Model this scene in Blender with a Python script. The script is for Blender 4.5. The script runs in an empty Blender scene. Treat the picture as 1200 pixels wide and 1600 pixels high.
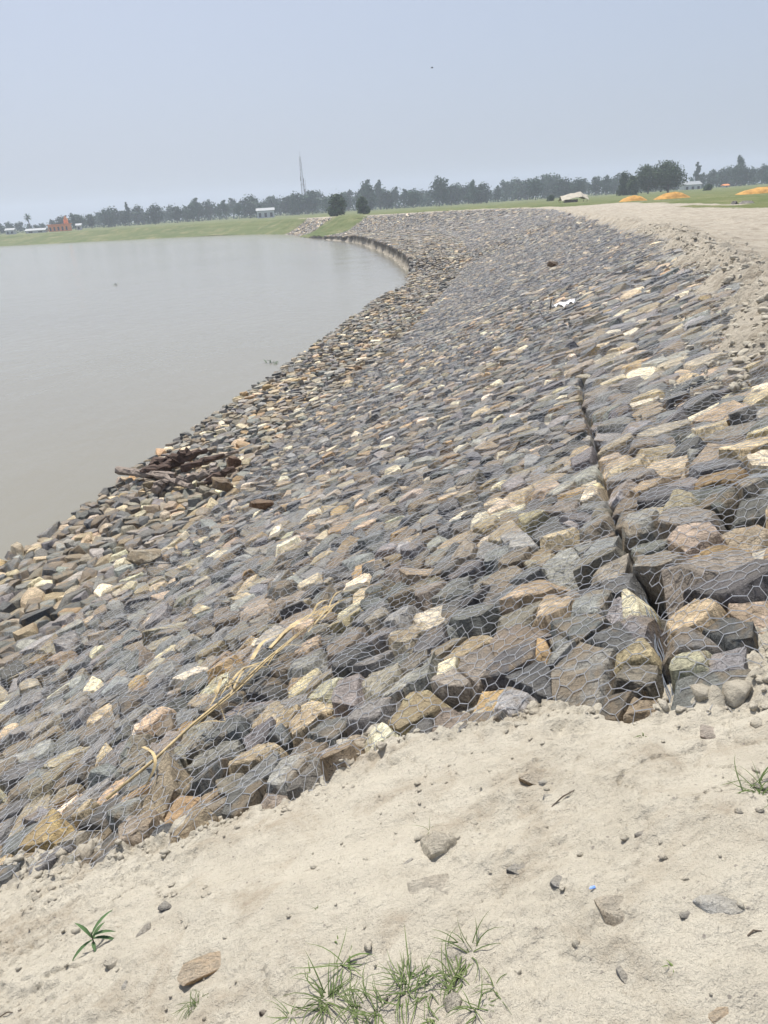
import bpy, bmesh, math, random
import numpy as np
from mathutils import Vector, Matrix, noise as mnoise
from mathutils.bvhtree import BVHTree

random.seed(7); RNG = np.random.default_rng(7)
sc = bpy.context.scene
COL = sc.collection
rad = math.radians

# ------------------------------------------------------------------ camera
F = 1202.0; PITCH = rad(21.7); ROLL = rad(3.64); CAM = np.array([0, 0, 1.62])
fw = np.array([0, math.cos(PITCH), -math.sin(PITCH)])
r0 = np.array([1.0, 0, 0]); u0 = np.array([0, math.sin(PITCH), math.cos(PITCH)])
rt = math.cos(ROLL)*r0 - math.sin(ROLL)*u0
up = math.sin(ROLL)*r0 + math.cos(ROLL)*u0
cam = bpy.data.cameras.new('camera'); cam_o = bpy.data.objects.new('camera', cam); COL.objects.link(cam_o)
cam.sensor_fit = 'VERTICAL'; cam.sensor_height = 36.0; cam.lens = F/1600*36.0
cam.clip_start = 0.05; cam.clip_end = 6000
m3 = Matrix((rt, up, -fw)).transposed().to_4x4(); m3.translation = Vector(CAM)
cam_o.matrix_world = m3
sc.camera = cam_o

# ------------------------------------------------------------------ world, sun, exposure
SUN_AZ = rad(-24); SUN_EL = rad(61)
w = bpy.data.worlds.new('World'); sc.world = w; w.use_nodes = True
nt = w.node_tree; nt.nodes.clear()
sky = nt.nodes.new('ShaderNodeTexSky'); sky.sky_type = 'NISHITA'; sky.sun_disc = False
sky.sun_elevation = SUN_EL; sky.sun_rotation = SUN_AZ
sky.altitude = 0; sky.air_density = 1.0; sky.dust_density = 4.0; sky.ozone_density = 1.6
hz = nt.nodes.new('ShaderNodeMix'); hz.data_type = 'RGBA'; hz.inputs[0].default_value = 0.72
hz.inputs[7].default_value = (3.45, 3.96, 5.05, 1)        # even pale overcast haze of the whole sky dome
bg = nt.nodes.new('ShaderNodeBackground'); bg.inputs[1].default_value = 0.10
wo = nt.nodes.new('ShaderNodeOutputWorld')
nt.links.new(sky.outputs[0], hz.inputs[6]); nt.links.new(hz.outputs[2], bg.inputs[0]); nt.links.new(bg.outputs[0], wo.inputs[0])
sun = bpy.data.lights.new('sun', 'SUN'); sun.energy = 4.2; sun.angle = rad(1.2); sun.color = (1.0, 0.955, 0.88)
sun_o = bpy.data.objects.new('sun', sun); COL.objects.link(sun_o)
sd = Vector((math.sin(SUN_AZ)*math.cos(SUN_EL), math.cos(SUN_AZ)*math.cos(SUN_EL), math.sin(SUN_EL)))
sun_o.rotation_euler = sd.to_track_quat('Z', 'Y').to_euler()
sun_o.location = (-10, 20, 60)
sc.view_settings.view_transform = 'Standard'; sc.view_settings.look = 'None'
sc.view_settings.gamma = 1.0; sc.view_settings.use_curve_mapping = False
sc.view_settings.exposure = 0.5
sc.render.engine = 'CYCLES'
sc.cycles.use_denoising = True
sc.cycles.max_bounces = 5; sc.cycles.diffuse_bounces = 3; sc.cycles.volume_bounces = 1; sc.cycles.adaptive_threshold = .02

# ------------------------------------------------------------------ noise
def _h(ix, iy, seed):
    h = (ix*374761393 + iy*668265263 + seed*144269504) & 0xffffffff
    h = ((h ^ (h >> 13))*1274126177) & 0xffffffff
    return (h ^ (h >> 16)) & 0xffffffff
def pn(x, y, seed=0):
    x = np.asarray(x, float); y = np.asarray(y, float)
    ix = np.floor(x).astype(np.int64); iy = np.floor(y).astype(np.int64)
    fx = x-ix; fy = y-iy
    def g(dx, dy):
        a = _h(ix+dx, iy+dy, seed)*(2*np.pi/4294967296.0)
        return np.cos(a)*(fx-dx)+np.sin(a)*(fy-dy)
    u = fx*fx*fx*(fx*(fx*6-15)+10); v = fy*fy*fy*(fy*(fy*6-15)+10)
    a = g(0, 0); b = g(1, 0); c = g(0, 1); d = g(1, 1)
    return 1.5*((a+(b-a)*u)+((c+(d-c)*u)-(a+(b-a)*u))*v)
def fbm(x, y, o=4, seed=0, gain=.5):
    s = 0; a = 1
    for k in range(o):
        s = s+a*pn(x*2**k, y*2**k, seed+k*17); a *= gain
    return s
def sst(a, b, x):
    t = np.clip((x-a)/(b-a), 0, 1); return t*t*(3-2*t)

# ------------------------------------------------------------------ mesh helpers
def mesh_np(name, V, quads=None, tris=None, smooth=False):
    V = np.asarray(V, np.float32); me = bpy.data.meshes.new(name)
    nq = 0 if quads is None else len(quads); n3 = 0 if tris is None else len(tris)
    me.vertices.add(len(V)); me.vertices.foreach_set('co', V.ravel())
    lv = []
    if nq: lv.append(np.asarray(quads, np.int32).ravel())
    if n3: lv.append(np.asarray(tris, np.int32).ravel())
    lv = np.concatenate(lv); me.loops.add(len(lv)); me.loops.foreach_set('vertex_index', lv)
    st = np.concatenate([np.arange(nq)*4, nq*4+np.arange(n3)*3]).astype(np.int32)
    me.polygons.add(nq+n3); me.polygons.foreach_set('loop_start', st)
    me.polygons.foreach_set('use_smooth', np.full(nq+n3, smooth))
    me.update(calc_edges=True); me.validate()
    return me
def vattr(me, name, arr, typ='FLOAT_COLOR'):
    a = me.attributes.new(name, typ, 'POINT')
    a.data.foreach_set('color' if typ == 'FLOAT_COLOR' else 'value', np.asarray(arr, np.float32).ravel())
def link(name, me, mat=None, parent=None):
    o = bpy.data.objects.new(name, me); COL.objects.link(o)
    if mat is not None and me is not None and len(me.materials) == 0: me.materials.append(mat)
    if parent is not None: o.parent = parent
    return o
def tag(o, label=None, cat=None, group=None, kind=None):
    if label: o['label'] = label
    if cat: o['category'] = cat
    if group: o['group'] = group
    if kind: o['kind'] = kind
    return o
def empty(name, loc, label=None, cat=None, group=None):
    o = bpy.data.objects.new(name, None); COL.objects.link(o); o.location = loc; o.empty_display_size = .2
    return tag(o, label, cat, group)
def grid_quads(nu, nv):
    i = np.arange((nu-1)*(nv-1)); a = (i//(nv-1))*nv+i % (nv-1)
    return np.stack([a, a+nv, a+nv+1, a+1], 1)
class MB:
    def __init__(s): s.v = []; s.f = []
    def add(s, V, Fc):
        b = len(s.v); s.v += [tuple(p) for p in V]; s.f += [tuple(b+i for i in f) for f in Fc]
    def box(s, c, d, rz=0):
        cx, cy, cz = c; dx, dy, dz = d[0]/2, d[1]/2, d[2]/2; ca, sa = math.cos(rz), math.sin(rz)
        V = [(cx+ca*x*dx-sa*y*dy, cy+sa*x*dx+ca*y*dy, cz+z*dz) for z in (-1, 1) for (x, y) in ((-1, -1), (1, -1), (1, 1), (-1, 1))]
        s.add(V, [(3, 2, 1, 0), (4, 5, 6, 7), (0, 1, 5, 4), (1, 2, 6, 5), (2, 3, 7, 6), (3, 0, 4, 7)])
    def tube(s, pts, rs, n=6, cap=True):
        pts = [Vector(p) for p in pts]; V = []; Fc = []
        if not hasattr(rs, '__len__'): rs = [rs]*len(pts)
        pu = None
        for i, p in enumerate(pts):
            d = (pts[min(i+1, len(pts)-1)]-pts[max(i-1, 0)]).normalized()
            u = pu if pu else (Vector((0, 0, 1)) if abs(d.z) < .9 else Vector((1, 0, 0)))
            u = (u-d*u.dot(d)).normalized(); pu = u; vv = d.cross(u)
            for k in range(n):
                a = 2*math.pi*k/n; V.append(p+(u*math.cos(a)+vv*math.sin(a))*rs[i])
        for i in range(len(pts)-1):
            for k in range(n): Fc.append((i*n+k, i*n+(k+1) % n, (i+1)*n+(k+1) % n, (i+1)*n+k))
        if cap: Fc.append(tuple(reversed(range(n)))); Fc.append(tuple(range((len(pts)-1)*n, len(pts)*n)))
        s.add(V, Fc)
    def build(s, name, mat, parent=None, smooth=False):
        me = bpy.data.meshes.new(name); me.from_pydata(s.v, [], s.f)
        if smooth: me.polygons.foreach_set('use_smooth', [True]*len(me.polygons))
        me.update(); return link(name, me, mat, parent)
def fastlines(V, E, r, N):
    """three-sided wires along edges E between points V; N = up vectors per point"""
    a = V[E[:, 0]]; b = V[E[:, 1]]; d = b-a; d /= np.linalg.norm(d, axis=1, keepdims=True)+1e-9
    n = N[E[:, 0]]; n = n-d*(n*d).sum(1, keepdims=True); n /= np.linalg.norm(n, axis=1, keepdims=True)+1e-9
    c = np.cross(d, n); r = np.asarray(r).reshape(-1, 1)*np.ones((len(E), 1))
    rings = []
    for p in (a-d*r, b+d*r):
        for ang in (math.pi/2, math.pi/2+2.0944, math.pi/2+4.18879):
            rings.append(p+(n*math.sin(ang)+c*math.cos(ang))*r)
    VV = np.stack(rings, 1).reshape(-1, 3); k = np.arange(len(E))[:, None]*6
    Q = np.concatenate([k+np.array([[0, 1, 4, 3]]), k+np.array([[1, 2, 5, 4]]), k+np.array([[2, 0, 3, 5]])])
    return VV, Q

# ------------------------------------------------------------------ materials
def mat(name):
    m = bpy.data.materials.new(name); m.use_nodes = True
    return m, m.node_tree, m.node_tree.nodes['Principled BSDF']
def nd(t, typ, **kw):
    n = t.nodes.new(typ)
    for k, v in kw.items(): setattr(n, k, v)
    return n
def mixc(t, fac, a, b, blend='MIX'):
    n = nd(t, 'ShaderNodeMix', data_type='RGBA', blend_type=blend)
    for i, v in ((0, fac), (6, a), (7, b)):
        if hasattr(v, 'links'): t.links.new(v, n.inputs[i])
        elif i == 0: n.inputs[0].default_value = v
        else: n.inputs[i].default_value = (*v, 1) if len(v) == 3 else v
    return n.outputs[2]
def ntex(t, scale, detail=4, rough=.55, vec=None, dist=0):
    n = nd(t, 'ShaderNodeTexNoise'); n.inputs['Scale'].default_value = scale; n.inputs['Detail'].default_value = detail
    n.inputs['Roughness'].default_value = rough; n.inputs['Distortion'].default_value = dist
    if vec is not None: t.links.new(vec, n.inputs['Vector'])
    return n.outputs['Fac']
def ramp(t, x, a, b, va=0., vb=1.):
    n = nd(t, 'ShaderNodeMapRange'); t.links.new(x, n.inputs[0])
    n.inputs[1].default_value = a; n.inputs[2].default_value = b; n.inputs[3].default_value = va; n.inputs[4].default_value = vb
    return n.outputs[0]
def math_(t, op, a, b):
    n = nd(t, 'ShaderNodeMath', operation=op)
    for i, v in enumerate((a, b)):
        if hasattr(v, 'links'): t.links.new(v, n.inputs[i])
        else: n.inputs[i].default_value = v
    return n.outputs[0]
def bump(t, p, h, dist, strength=1.0, prev=None):
    n = nd(t, 'ShaderNodeBump'); n.inputs['Distance'].default_value = dist; n.inputs['Strength'].default_value = strength
    t.links.new(h, n.inputs['Height'])
    if prev is not None: t.links.new(prev, n.inputs['Normal'])
    t.links.new(n.outputs[0], p.inputs['Normal']); return n.outputs[0]
def pos(t): return nd(t, 'ShaderNodeNewGeometry').outputs['Position']

def stone_mat(name, dmax):
    m, t, p = mat(name)
    at_ = nd(t, 'ShaderNodeAttribute', attribute_name='scol')
    P = pos(t)
    off = nd(t, 'ShaderNodeVectorMath', operation='SCALE'); off.inputs[0].default_value = (37., 53., 71.)
    t.links.new(at_.outputs['Alpha'], off.inputs['Scale'])
    ad = nd(t, 'ShaderNodeVectorMath', operation='ADD'); t.links.new(P, ad.inputs[0]); t.links.new(off.outputs[0], ad.inputs[1])
    vr = nd(t, 'ShaderNodeVectorRotate', rotation_type='EULER_XYZ')
    cb = nd(t, 'ShaderNodeCombineXYZ')
    t.links.new(math_(t, 'MULTIPLY', at_.outputs['Alpha'], 9.), cb.inputs[0]); t.links.new(math_(t, 'MULTIPLY', at_.outputs['Alpha'], 23.), cb.inputs[2])
    t.links.new(ad.outputs[0], vr.inputs['Vector']); t.links.new(cb.outputs[0], vr.inputs['Rotation'])
    V = vr.outputs[0]
    st = nd(t, 'ShaderNodeMapping'); st.inputs['Scale'].default_value = (1, 1, 4.5); t.links.new(V, st.inputs[0])
    n1 = ntex(t, 7, 6, .62, V); n2 = ntex(t, 16, 8, .68, st.outputs[0]); n3 = ntex(t, 90, 4, .6, V); n4 = ntex(t, 5.5, 5, .6, V, .6)
    c = mixc(t, 1, at_.outputs['Color'], ramp(t, n1, .25, .75, .55, 1.5), 'MULTIPLY')
    c = mixc(t, 1, c, ramp(t, n2, .28, .72, .5, 1.55), 'MULTIPLY')
    c = mixc(t, 1, c, ramp(t, n3, .3, .7, .7, 1.3), 'MULTIPLY')
    thr = math_(t, 'MULTIPLY', math_(t, 'FRACT', math_(t, 'MULTIPLY', at_.outputs['Alpha'], 7.31), 0), .3)
    rust = ramp(t, math_(t, 'ADD', n4, thr), .66, .78)
    c = mixc(t, math_(t, 'MULTIPLY', rust, .62 if dmax < .6 else .3), c, (.31, .22, .12))
    pale = ramp(t, ntex(t, 9, 6, .65, st.outputs[0], .3), .62, .72)
    c = mixc(t, math_(t, 'MULTIPLY', pale, .4), c, (.40, .365, .31))
    vein = ramp(t, math_(t, 'ABSOLUTE', math_(t, 'SUBTRACT', ntex(t, 11, 4, .6, V, .8), .5), 0), 0, .018, .45 if dmax < .6 else .8, 1)
    c = mixc(t, 1, c, vein, 'MULTIPLY')
    g = nd(t, 'ShaderNodeNewGeometry'); sx = nd(t, 'ShaderNodeSeparateXYZ'); t.links.new(g.outputs['Normal'], sx.inputs[0])
    dust = math_(t, 'MULTIPLY', ramp(t, sx.outputs[2], .35, .95), ramp(t, ntex(t, 3.2, 6, .7, P), .35, .75, dmax*(.12 if dmax < .6 else .45), dmax))
    c = mixc(t, dust, c, (.42, .375, .30) if dmax < .6 else (.54, .49, .40))
    t.links.new(c, p.inputs['Base Color']); p.inputs['Roughness'].default_value = .78
    b = bump(t, p, n2, .06, .9); b = bump(t, p, n3, .014, .8, b)
    bump(t, p, vein, .006, .5, b)
    return m
def soil_mat():
    m, t, p = mat('dry_silt')
    P = pos(t)
    a = ntex(t, .9, 6, .6, P); b_ = ntex(t, 6, 8, .65, P); c_ = ntex(t, 45, 6, .65, P); d_ = ntex(t, 220, 3, .6, P)
    c = mixc(t, ramp(t, a, .3, .7), (.45, .408, .33), (.52, .477, .392))
    c = mixc(t, ramp(t, b_, .36, .66), c, (.55, .508, .42))
    c = mixc(t, ramp(t, ntex(t, 3.1, 7, .7, P, .4), .50, .68, 0, .85), c, (.36, .305, .232))
    c = mixc(t, ramp(t, c_, .60, .72, 0, .5), c, (.30, .255, .19))
    c = mixc(t, ramp(t, d_, .62, .72, 0, .5), c, (.25, .22, .19))
    v = nd(t, 'ShaderNodeTexVoronoi'); v.inputs['Scale'].default_value = 26; t.links.new(P, v.inputs['Vector'])
    spk = math_(t, 'MULTIPLY', ramp(t, v.outputs['Distance'], .10, .16, 1, 0), ramp(t, c_, .5, .55))
    c = mixc(t, math_(t, 'MULTIPLY', spk, .7), c, (.2, .18, .165))
    t.links.new(c, p.inputs['Base Color']); p.inputs['Roughness'].default_value = .95; p.inputs['Specular IOR Level'].default_value = .15
    b = bump(t, p, b_, .06, .8); b = bump(t, p, c_, .022, .9, b); bump(t, p, d_, .004, .8, b)
    return m
def ground_mat(kind):
    m, t, p = mat('bank_ground_'+kind)
    P = pos(t); at_ = nd(t, 'ShaderNodeAttribute', attribute_name='mask')
    sx = nd(t, 'ShaderNodeSeparateColor'); t.links.new(at_.outputs['Color'], sx.inputs[0])
    a = ntex(t, .5, 7, .65, P); b_ = ntex(t, 3, 8, .65, P); c_ = ntex(t, 20, 6, .65, P)
    soil = mixc(t, ramp(t, a, .3, .7), (.36, .32, .26), (.47, .425, .35))
    soil = mixc(t, ramp(t, b_, .46, .66, 0, .85), soil, (.28, .24, .185))
    soil = mixc(t, ramp(t, c_, .55, .75, 0, .6), soil, (.27, .23, .17))
    gr = mixc(t, ramp(t, ntex(t, .06, 6, .6, P), .35, .65), (.095, .125, .042), (.145, .165, .062))
    gr = mixc(t, ramp(t, b_, .4, .75, 0, .7), gr, (.075, .105, .03))
    gr = mixc(t, ramp(t, ntex(t, .22, 7, .68, P), .48, .68, 0, .75), gr, (.25, .225, .12))
    shaded_fill = mixc(t, ramp(t, c_, .35, .65), (.07, .066, .06), (.16, .145, .125))  # stony fill, its colour darkened for the shadow in the gaps between stones
    mg = ramp(t, math_(t, 'ADD', sx.outputs[0], math_(t, 'MULTIPLY', math_(t, 'SUBTRACT', b_, .5), 1.1)), .4, .6)
    c = mixc(t, mg, soil, gr)
    c = mixc(t, sx.outputs[1], c, shaded_fill)
    t.links.new(c, p.inputs['Base Color']); p.inputs['Roughness'].default_value = .95; p.inputs['Specular IOR Level'].default_value = .15
    b = bump(t, p, b_, .16, .8); bump(t, p, c_, .05, .9, b)
    return m
def simple(name, col, rough=.8, metal=0., var=.25, scale=8, bd=.01, spec=.4):
    m, t, p = mat(name); P = pos(t); n = ntex(t, scale, 5, .6, P)
    c = mixc(t, 1, (*col, 1), ramp(t, n, .25, .75, 1-var, 1+var), 'MULTIPLY')
    t.links.new(c, p.inputs['Base Color']); p.inputs['Roughness'].default_value = rough; p.inputs['Metallic'].default_value = metal
    p.inputs['Specular IOR Level'].default_value = spec
    if bd: bump(t, p, n, bd, .7)
    return m
def leaf_mat(name, a, b, scale=.35):
    m, t, p = mat(name); P = pos(t)
    c = mixc(t, ramp(t, ntex(t, scale, 4, .6, P), .3, .7), a, b)
    oi = nd(t, 'ShaderNodeObjectInfo')
    c = mixc(t, 1, c, ramp(t, oi.outputs['Random'], 0, 1, .75, 1.25), 'MULTIPLY')
    t.links.new(c, p.inputs['Base Color']); p.inputs['Roughness'].default_value = .7; p.inputs['Specular IOR Level'].default_value = .2
    return m
def water_mat():
    m, t, p = mat('muddy_water'); P = pos(t)
    c = mixc(t, ramp(t, ntex(t, .03, 4, .5, P), .3, .7), (.205, .193, .155), (.23, .217, .175))
    t.links.new(c, p.inputs['Base Color']); p.inputs['Roughness'].default_value = .16; p.inputs['IOR'].default_value = 1.33
    mp = nd(t, 'ShaderNodeMapping'); mp.inputs['Scale'].default_value = (1, .55, 1); mp.inputs['Rotation'].default_value = (0, 0, .35); t.links.new(P, mp.inputs[0])
    a = ntex(t, .35, 4, .55, mp.outputs[0]); b_ = ntex(t, 2.2, 5, .55, mp.outputs[0]); e_ = ntex(t, .06, 3, .5, mp.outputs[0])
    b = bump(t, p, a, .14, .6); b = bump(t, p, b_, .022, .7, b); bump(t, p, e_, .5, .3, b)
    return m
M_STONE = stone_mat('quarry_stone', .32); M_DUSTY = stone_mat('dusty_stone', .9); M_SOIL = soil_mat(); M_GROUND = ground_mat('top'); M_WATER = water_mat()
M_WIRE = simple('galvanised_wire', (.48, .485, .495), .45, .2, .25, 30, 0)
M_LACE = simple('lacing_wire', (.22, .25, .30), .45, .4, .2, 30, 0)
M_LEAF = leaf_mat('tree_leaves', (.020, .050, .016), (.050, .095, .028))
M_LEAF2 = leaf_mat('far_tree_leaves', (.012, .050, .026), (.030, .086, .042))
M_BARK = simple('bark', (.10, .08, .06), .9)
M_WOOD = simple('driftwood', (.085, .055, .042), .9, 0, .65, 9, .05)
M_WOODG = simple('weathered_driftwood', (.22, .18, .15), .9, 0, .6, 11, .05)
M_GRASS = leaf_mat('grass_blade', (.072, .115, .032), (.15, .19, .07), 9)
M_PLANT = leaf_mat('broad_leaf', (.06, .115, .045), (.10, .16, .07), 12)
M_STRAW = simple('dry_reed', (.44, .34, .18), .7, 0, .5, 18, 0)
M_HEAP = simple('orange_grain', (.50, .27, .07), .95, 0, .45, 1.4, .25)
M_WHITE = simple('white_cloth', (.80, .80, .80), .7, 0, .05, 8, 0)
M_TARP = simple('cream_tarpaulin', (.50, .45, .36), .8, 0, .2, 2, .04)
M_STEEL = simple('mast_steel', (.33, .30, .30), .5, .3, .1, 1, 0)
M_ORANGE = simple('orange_plaster', (.85, .28, .08), .8, 0, .1, 1, 0)
M_PLASTER = simple('white_plaster', (.52, .54, .55), .8, 0, .08, 1, 0)
M_TIN = simple('tin_roof', (.33, .35, .36), .7, 0, .1, 1, 0)
M_DARK = simple('dark_opening', (.03, .03, .03), .8, 0, .1, 1, 0)
M_BLACK = simple('dark_lump', (.05, .05, .055), .8, 0, .5, 6, .05)
M_BLUE = simple('blue_plastic', (.12, .25, .62), .4, 0, .1, 5, 0)

# ------------------------------------------------------------------ the bank: cross-sections (top edge, toe of slope, apron edge)
A0 = np.array([1.36, 2.36]); TD = np.array([.4389, .8985]); ND = np.array([-.8985, .4389])
def near(s, d): return A0+TD*s+ND*d
SEC = []   # top, toe, apron edge
def sec_near(s, do, zo, dw): SEC.append(((*near(s, 0), 0), (*near(s, do), zo), (*near(s, dw), -4.0)))
sec_near(-30, 6.6, -2.7, 10.8); sec_near(-6, 6.6, -2.7, 10.8); sec_near(0, 6.8, -2.8, 11.2); sec_near(7.24, 8.6, -3.42, 12.5)
SEC += [((6.56, 13.94, 0), (-2.4, 17.3, -3.5), (-5.9, 18.7, -4.0)),
        ((10.68, 28.36, 0), (1.0, 30.6, -3.5), (-3.4, 31.2, -4.0)),
        ((14.3, 48, 0), (4.8, 49.6, -3.5), (0.0, 49.9, -4.0)),
        ((16.9, 65.0, 0), (7.9, 66.2, -3.45), (3.1, 66.2, -3.95)),
        ((17.7, 70.0, 0), (8.7, 71.2, -2.9), (3.6, 71.2, -2.9)),
        ((21.3, 92, 0), (10.5, 94, -2.7), (2.8, 93, -2.78)),
        ((22.5, 115, 0), (10, 118, -2.7), (0.8, 117, -2.78)),
        ((17.5, 140, 0), (7, 139, -2.7), (-1.8, 138, -2.8)),
        ((9, 158, -.1), (2.0, 152, -2.9), (-4.5, 149, -3.2)),
        ((-1, 176, -.2), (-5.2, 170, -3.0), (-9.3, 166, -3.4)),
        ((-7, 194, -.3), (-11.5, 189, -3.2), (-15, 186, -4.1)),
        ((-16, 222, -.4), (-20, 220, -3.0), (-22.5, 218, -4.1)),
        ((-38, 266, -.7), (-41, 257, -2.4), (-43, 248, -4.1)),
        ((-85, 295, -.8), (-82, 285, -2.4), (-78, 270, -4.1)),
        ((-140, 324, -.9), (-137, 313, -2.4), (-133, 298, -4.1)),
        ((-260, 372, -1), (-257, 360, -2.4), (-253, 345, -4.1)),
        ((-560, 470, -1), (-556, 458, -2.4), (-552, 442, -4.1))]
SEC = np.array(SEC, float)                                        # (n,3 rows,3)
SS = np.concatenate([[0], np.cumsum(np.linalg.norm(np.diff(SEC[:, 0, :2], axis=0), axis=1))])-30.0
TAN = np.zeros_like(SEC)
for i in range(len(SS)):
    a = max(i-1, 0); b = min(i+1, len(SS)-1); TAN[i] = (SEC[b]-SEC[a])/(SS[b]-SS[a])
def sec(s):
    s = np.asarray(s, float).ravel(); i = np.clip(np.searchsorted(SS, s)-1, 0, len(SS)-2)
    h = (SS[i+1]-SS[i]); t = np.clip((s-SS[i])/h, 0, 1)[:, None, None]; h = h[:, None, None]
    a, b, ta, tb = SEC[i], SEC[i+1], TAN[i]*h, TAN[i+1]*h
    return (2*t**3-3*t**2+1)*a+(t**3-2*t**2+t)*ta+(-2*t**3+3*t**2)*b+(t**3-t**2)*tb
LS, LA = 9.0, 4.6                                                  # nominal slope and apron widths
def surf(s, q):
    X = sec(s); q = np.asarray(q, float).ravel()[:, None]
    T, O, W = X[:, 0], X[:, 1], X[:, 2]
    k = q/LS; ka = (q-LS)/LA
    p = np.where(q <= LS, T+(O-T)*k, O+(W-O)*ka)
    bl = np.exp(-((q-LS)/.8)**2)*.12                                # rounded toe
    p[:, 2:3] += bl
    return p
def surf_n(s, q):
    e = .08
    a = surf(np.asarray(s)+e, q)-surf(np.asarray(s)-e, q); b = surf(s, np.asarray(q)+e)-surf(s, np.asarray(q)-e)
    n = np.cross(a, b); n /= np.linalg.norm(n, axis=1, keepdims=True); n[n[:, 2] < 0] *= -1
    return n
def M(s, q, h):
    return surf(s, q)+surf_n(s, q)*np.asarray(h, float).ravel()[:, None]
def project(P):
    d = P-CAM; k = d@fw
    return np.stack([600+F*(d@rt)/k, 800-F*(d@up)/k, k], 1)
EX = np.array([-8, -4.5, -3.0, -2.1, -1.4, -.82, -.37, .09, .44, .75, .93, 1.36, 10]); EY = np.array([4.2, 3.55, 3.35, 3.12, 2.93, 2.80, 2.89, 3.03, 2.82, 2.71, 2.50, 2.42, 2.42+8.64*2.047])
def soil_in(x, y): return np.interp(x, EX, EY)-y                    # >0 inside the soil spill near the camera

# ------------------------------------------------------------------ ground (top of the bank, out to the horizon)
def build_ground():
    s = np.concatenate([np.linspace(-29.9, -5, 26), np.arange(-4.5, 3, .15), np.arange(3, 34, .065), np.arange(34, 45, .13), np.arange(45, 120, .45), np.arange(120, 230, 1.2), np.linspace(232, SS[-1]-.5, 60)])
    d = np.concatenate([np.arange(.9, -1.5, -.07), np.arange(-1.5, -4, -.13), -4*np.geomspace(1.06, 340, 44)])
    S, D = np.meshgrid(s, d, indexing='ij'); sf = S.ravel(); df = D.ravel()
    X = sec(sf); T, O = X[:, 0], X[:, 1]
    n = T-O; sl = n[:, 2]/np.linalg.norm(n[:, :2], axis=1); n2 = n[:, :2]/np.linalg.norm(n[:, :2], axis=1, keepdims=True)
    xy = T[:, :2]-n2*df[:, None]
    lip = (.02+.29*sst(4.6, 6.5, sf))*(1-sst(-.25, .55, df-.22*sst(3, 5, sf)*(1-sst(40, 60, sf))+.5*fbm(sf*.55, df*.55, 4, 3)))-.17-.22*(1-sst(4.2, 6, sf))*sst(-.6, 0, df)
    far = sst(60, 130, sf)
    lip = lip*(1-far)+(.08*(1-sst(-.2, .3, df))-.05)*far
    z = T[:, 2]+np.where(df > 0, -sl*df, 0)+lip
    amp = sst(3, -.5, df*-1)*0+1
    z += .05*fbm(xy[:, 0]*.8, xy[:, 1]*.8, 5, 11)*np.clip(1.2-np.abs(df)/60, .1, 1) + .10*fbm(xy[:, 0]*.12, xy[:, 1]*.12, 3, 21)*sst(0, -4, df*1.0)*(df > -120)
    z += np.where((df < .5) & (df > -1.2), .06*np.maximum(fbm(sf*2.2, df*2.2, 3, 5), 0), 0)
    lipz = np.exp(-((df+.1)/.7)**2)*(1-far); z += lipz*(.13*np.abs(fbm(sf*2.3, df*2.3, 4, 6))+.05*fbm(sf*6, df*6, 2, 7)); z += .012*fbm(sf*4, df*4, 3, 14)*(df > -4)*(1-far)
    # two low ruts on the track
    for rr in (-3.2, -5.0): z -= .06*np.exp(-((df-rr-.5*pn(sf*.07, sf*0, 8))/.35)**2)
    grass = sst(-9.5, -13, df+2.5*fbm(sf*.05, df*.1, 3, 31))
    near_far = sst(100, 118, sf); grass = np.maximum(grass*(1-near_far), near_far*sst(-2.2, -3.6, df+.8*pn(sf*.1, df*.3, 4)))
    gp = np.exp(-(((sf-60)/9)**2+((df+9)/1.3)**2)); grass = np.maximum(grass, np.clip(gp*1.6, 0, 1))
    leftb = sst(176, 182, sf)*(1-sst(203, 206, sf)*(1-sst(226, 230, sf))*.7); grass = np.maximum(grass, leftb*sst(-9, -12, df)*(sf < 260)); grass = np.maximum(grass, sst(228, 250, sf)*(1-.85*np.exp(-((df+14)/2.5)**2)))
    grass = np.maximum(grass, sst(176, 182, sf)*(1-sst(200, 205, sf)))
    me = mesh_np('ground', np.column_stack([xy, z]), grid_quads(len(s), len(d)), smooth=True)
    vattr(me, 'mask', np.column_stack([grass, grass*0, grass*0, grass*0+1]))
    o = link('ground', me, M_GROUND); o['kind'] = 'structure'
    return o
ground = build_ground()

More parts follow.
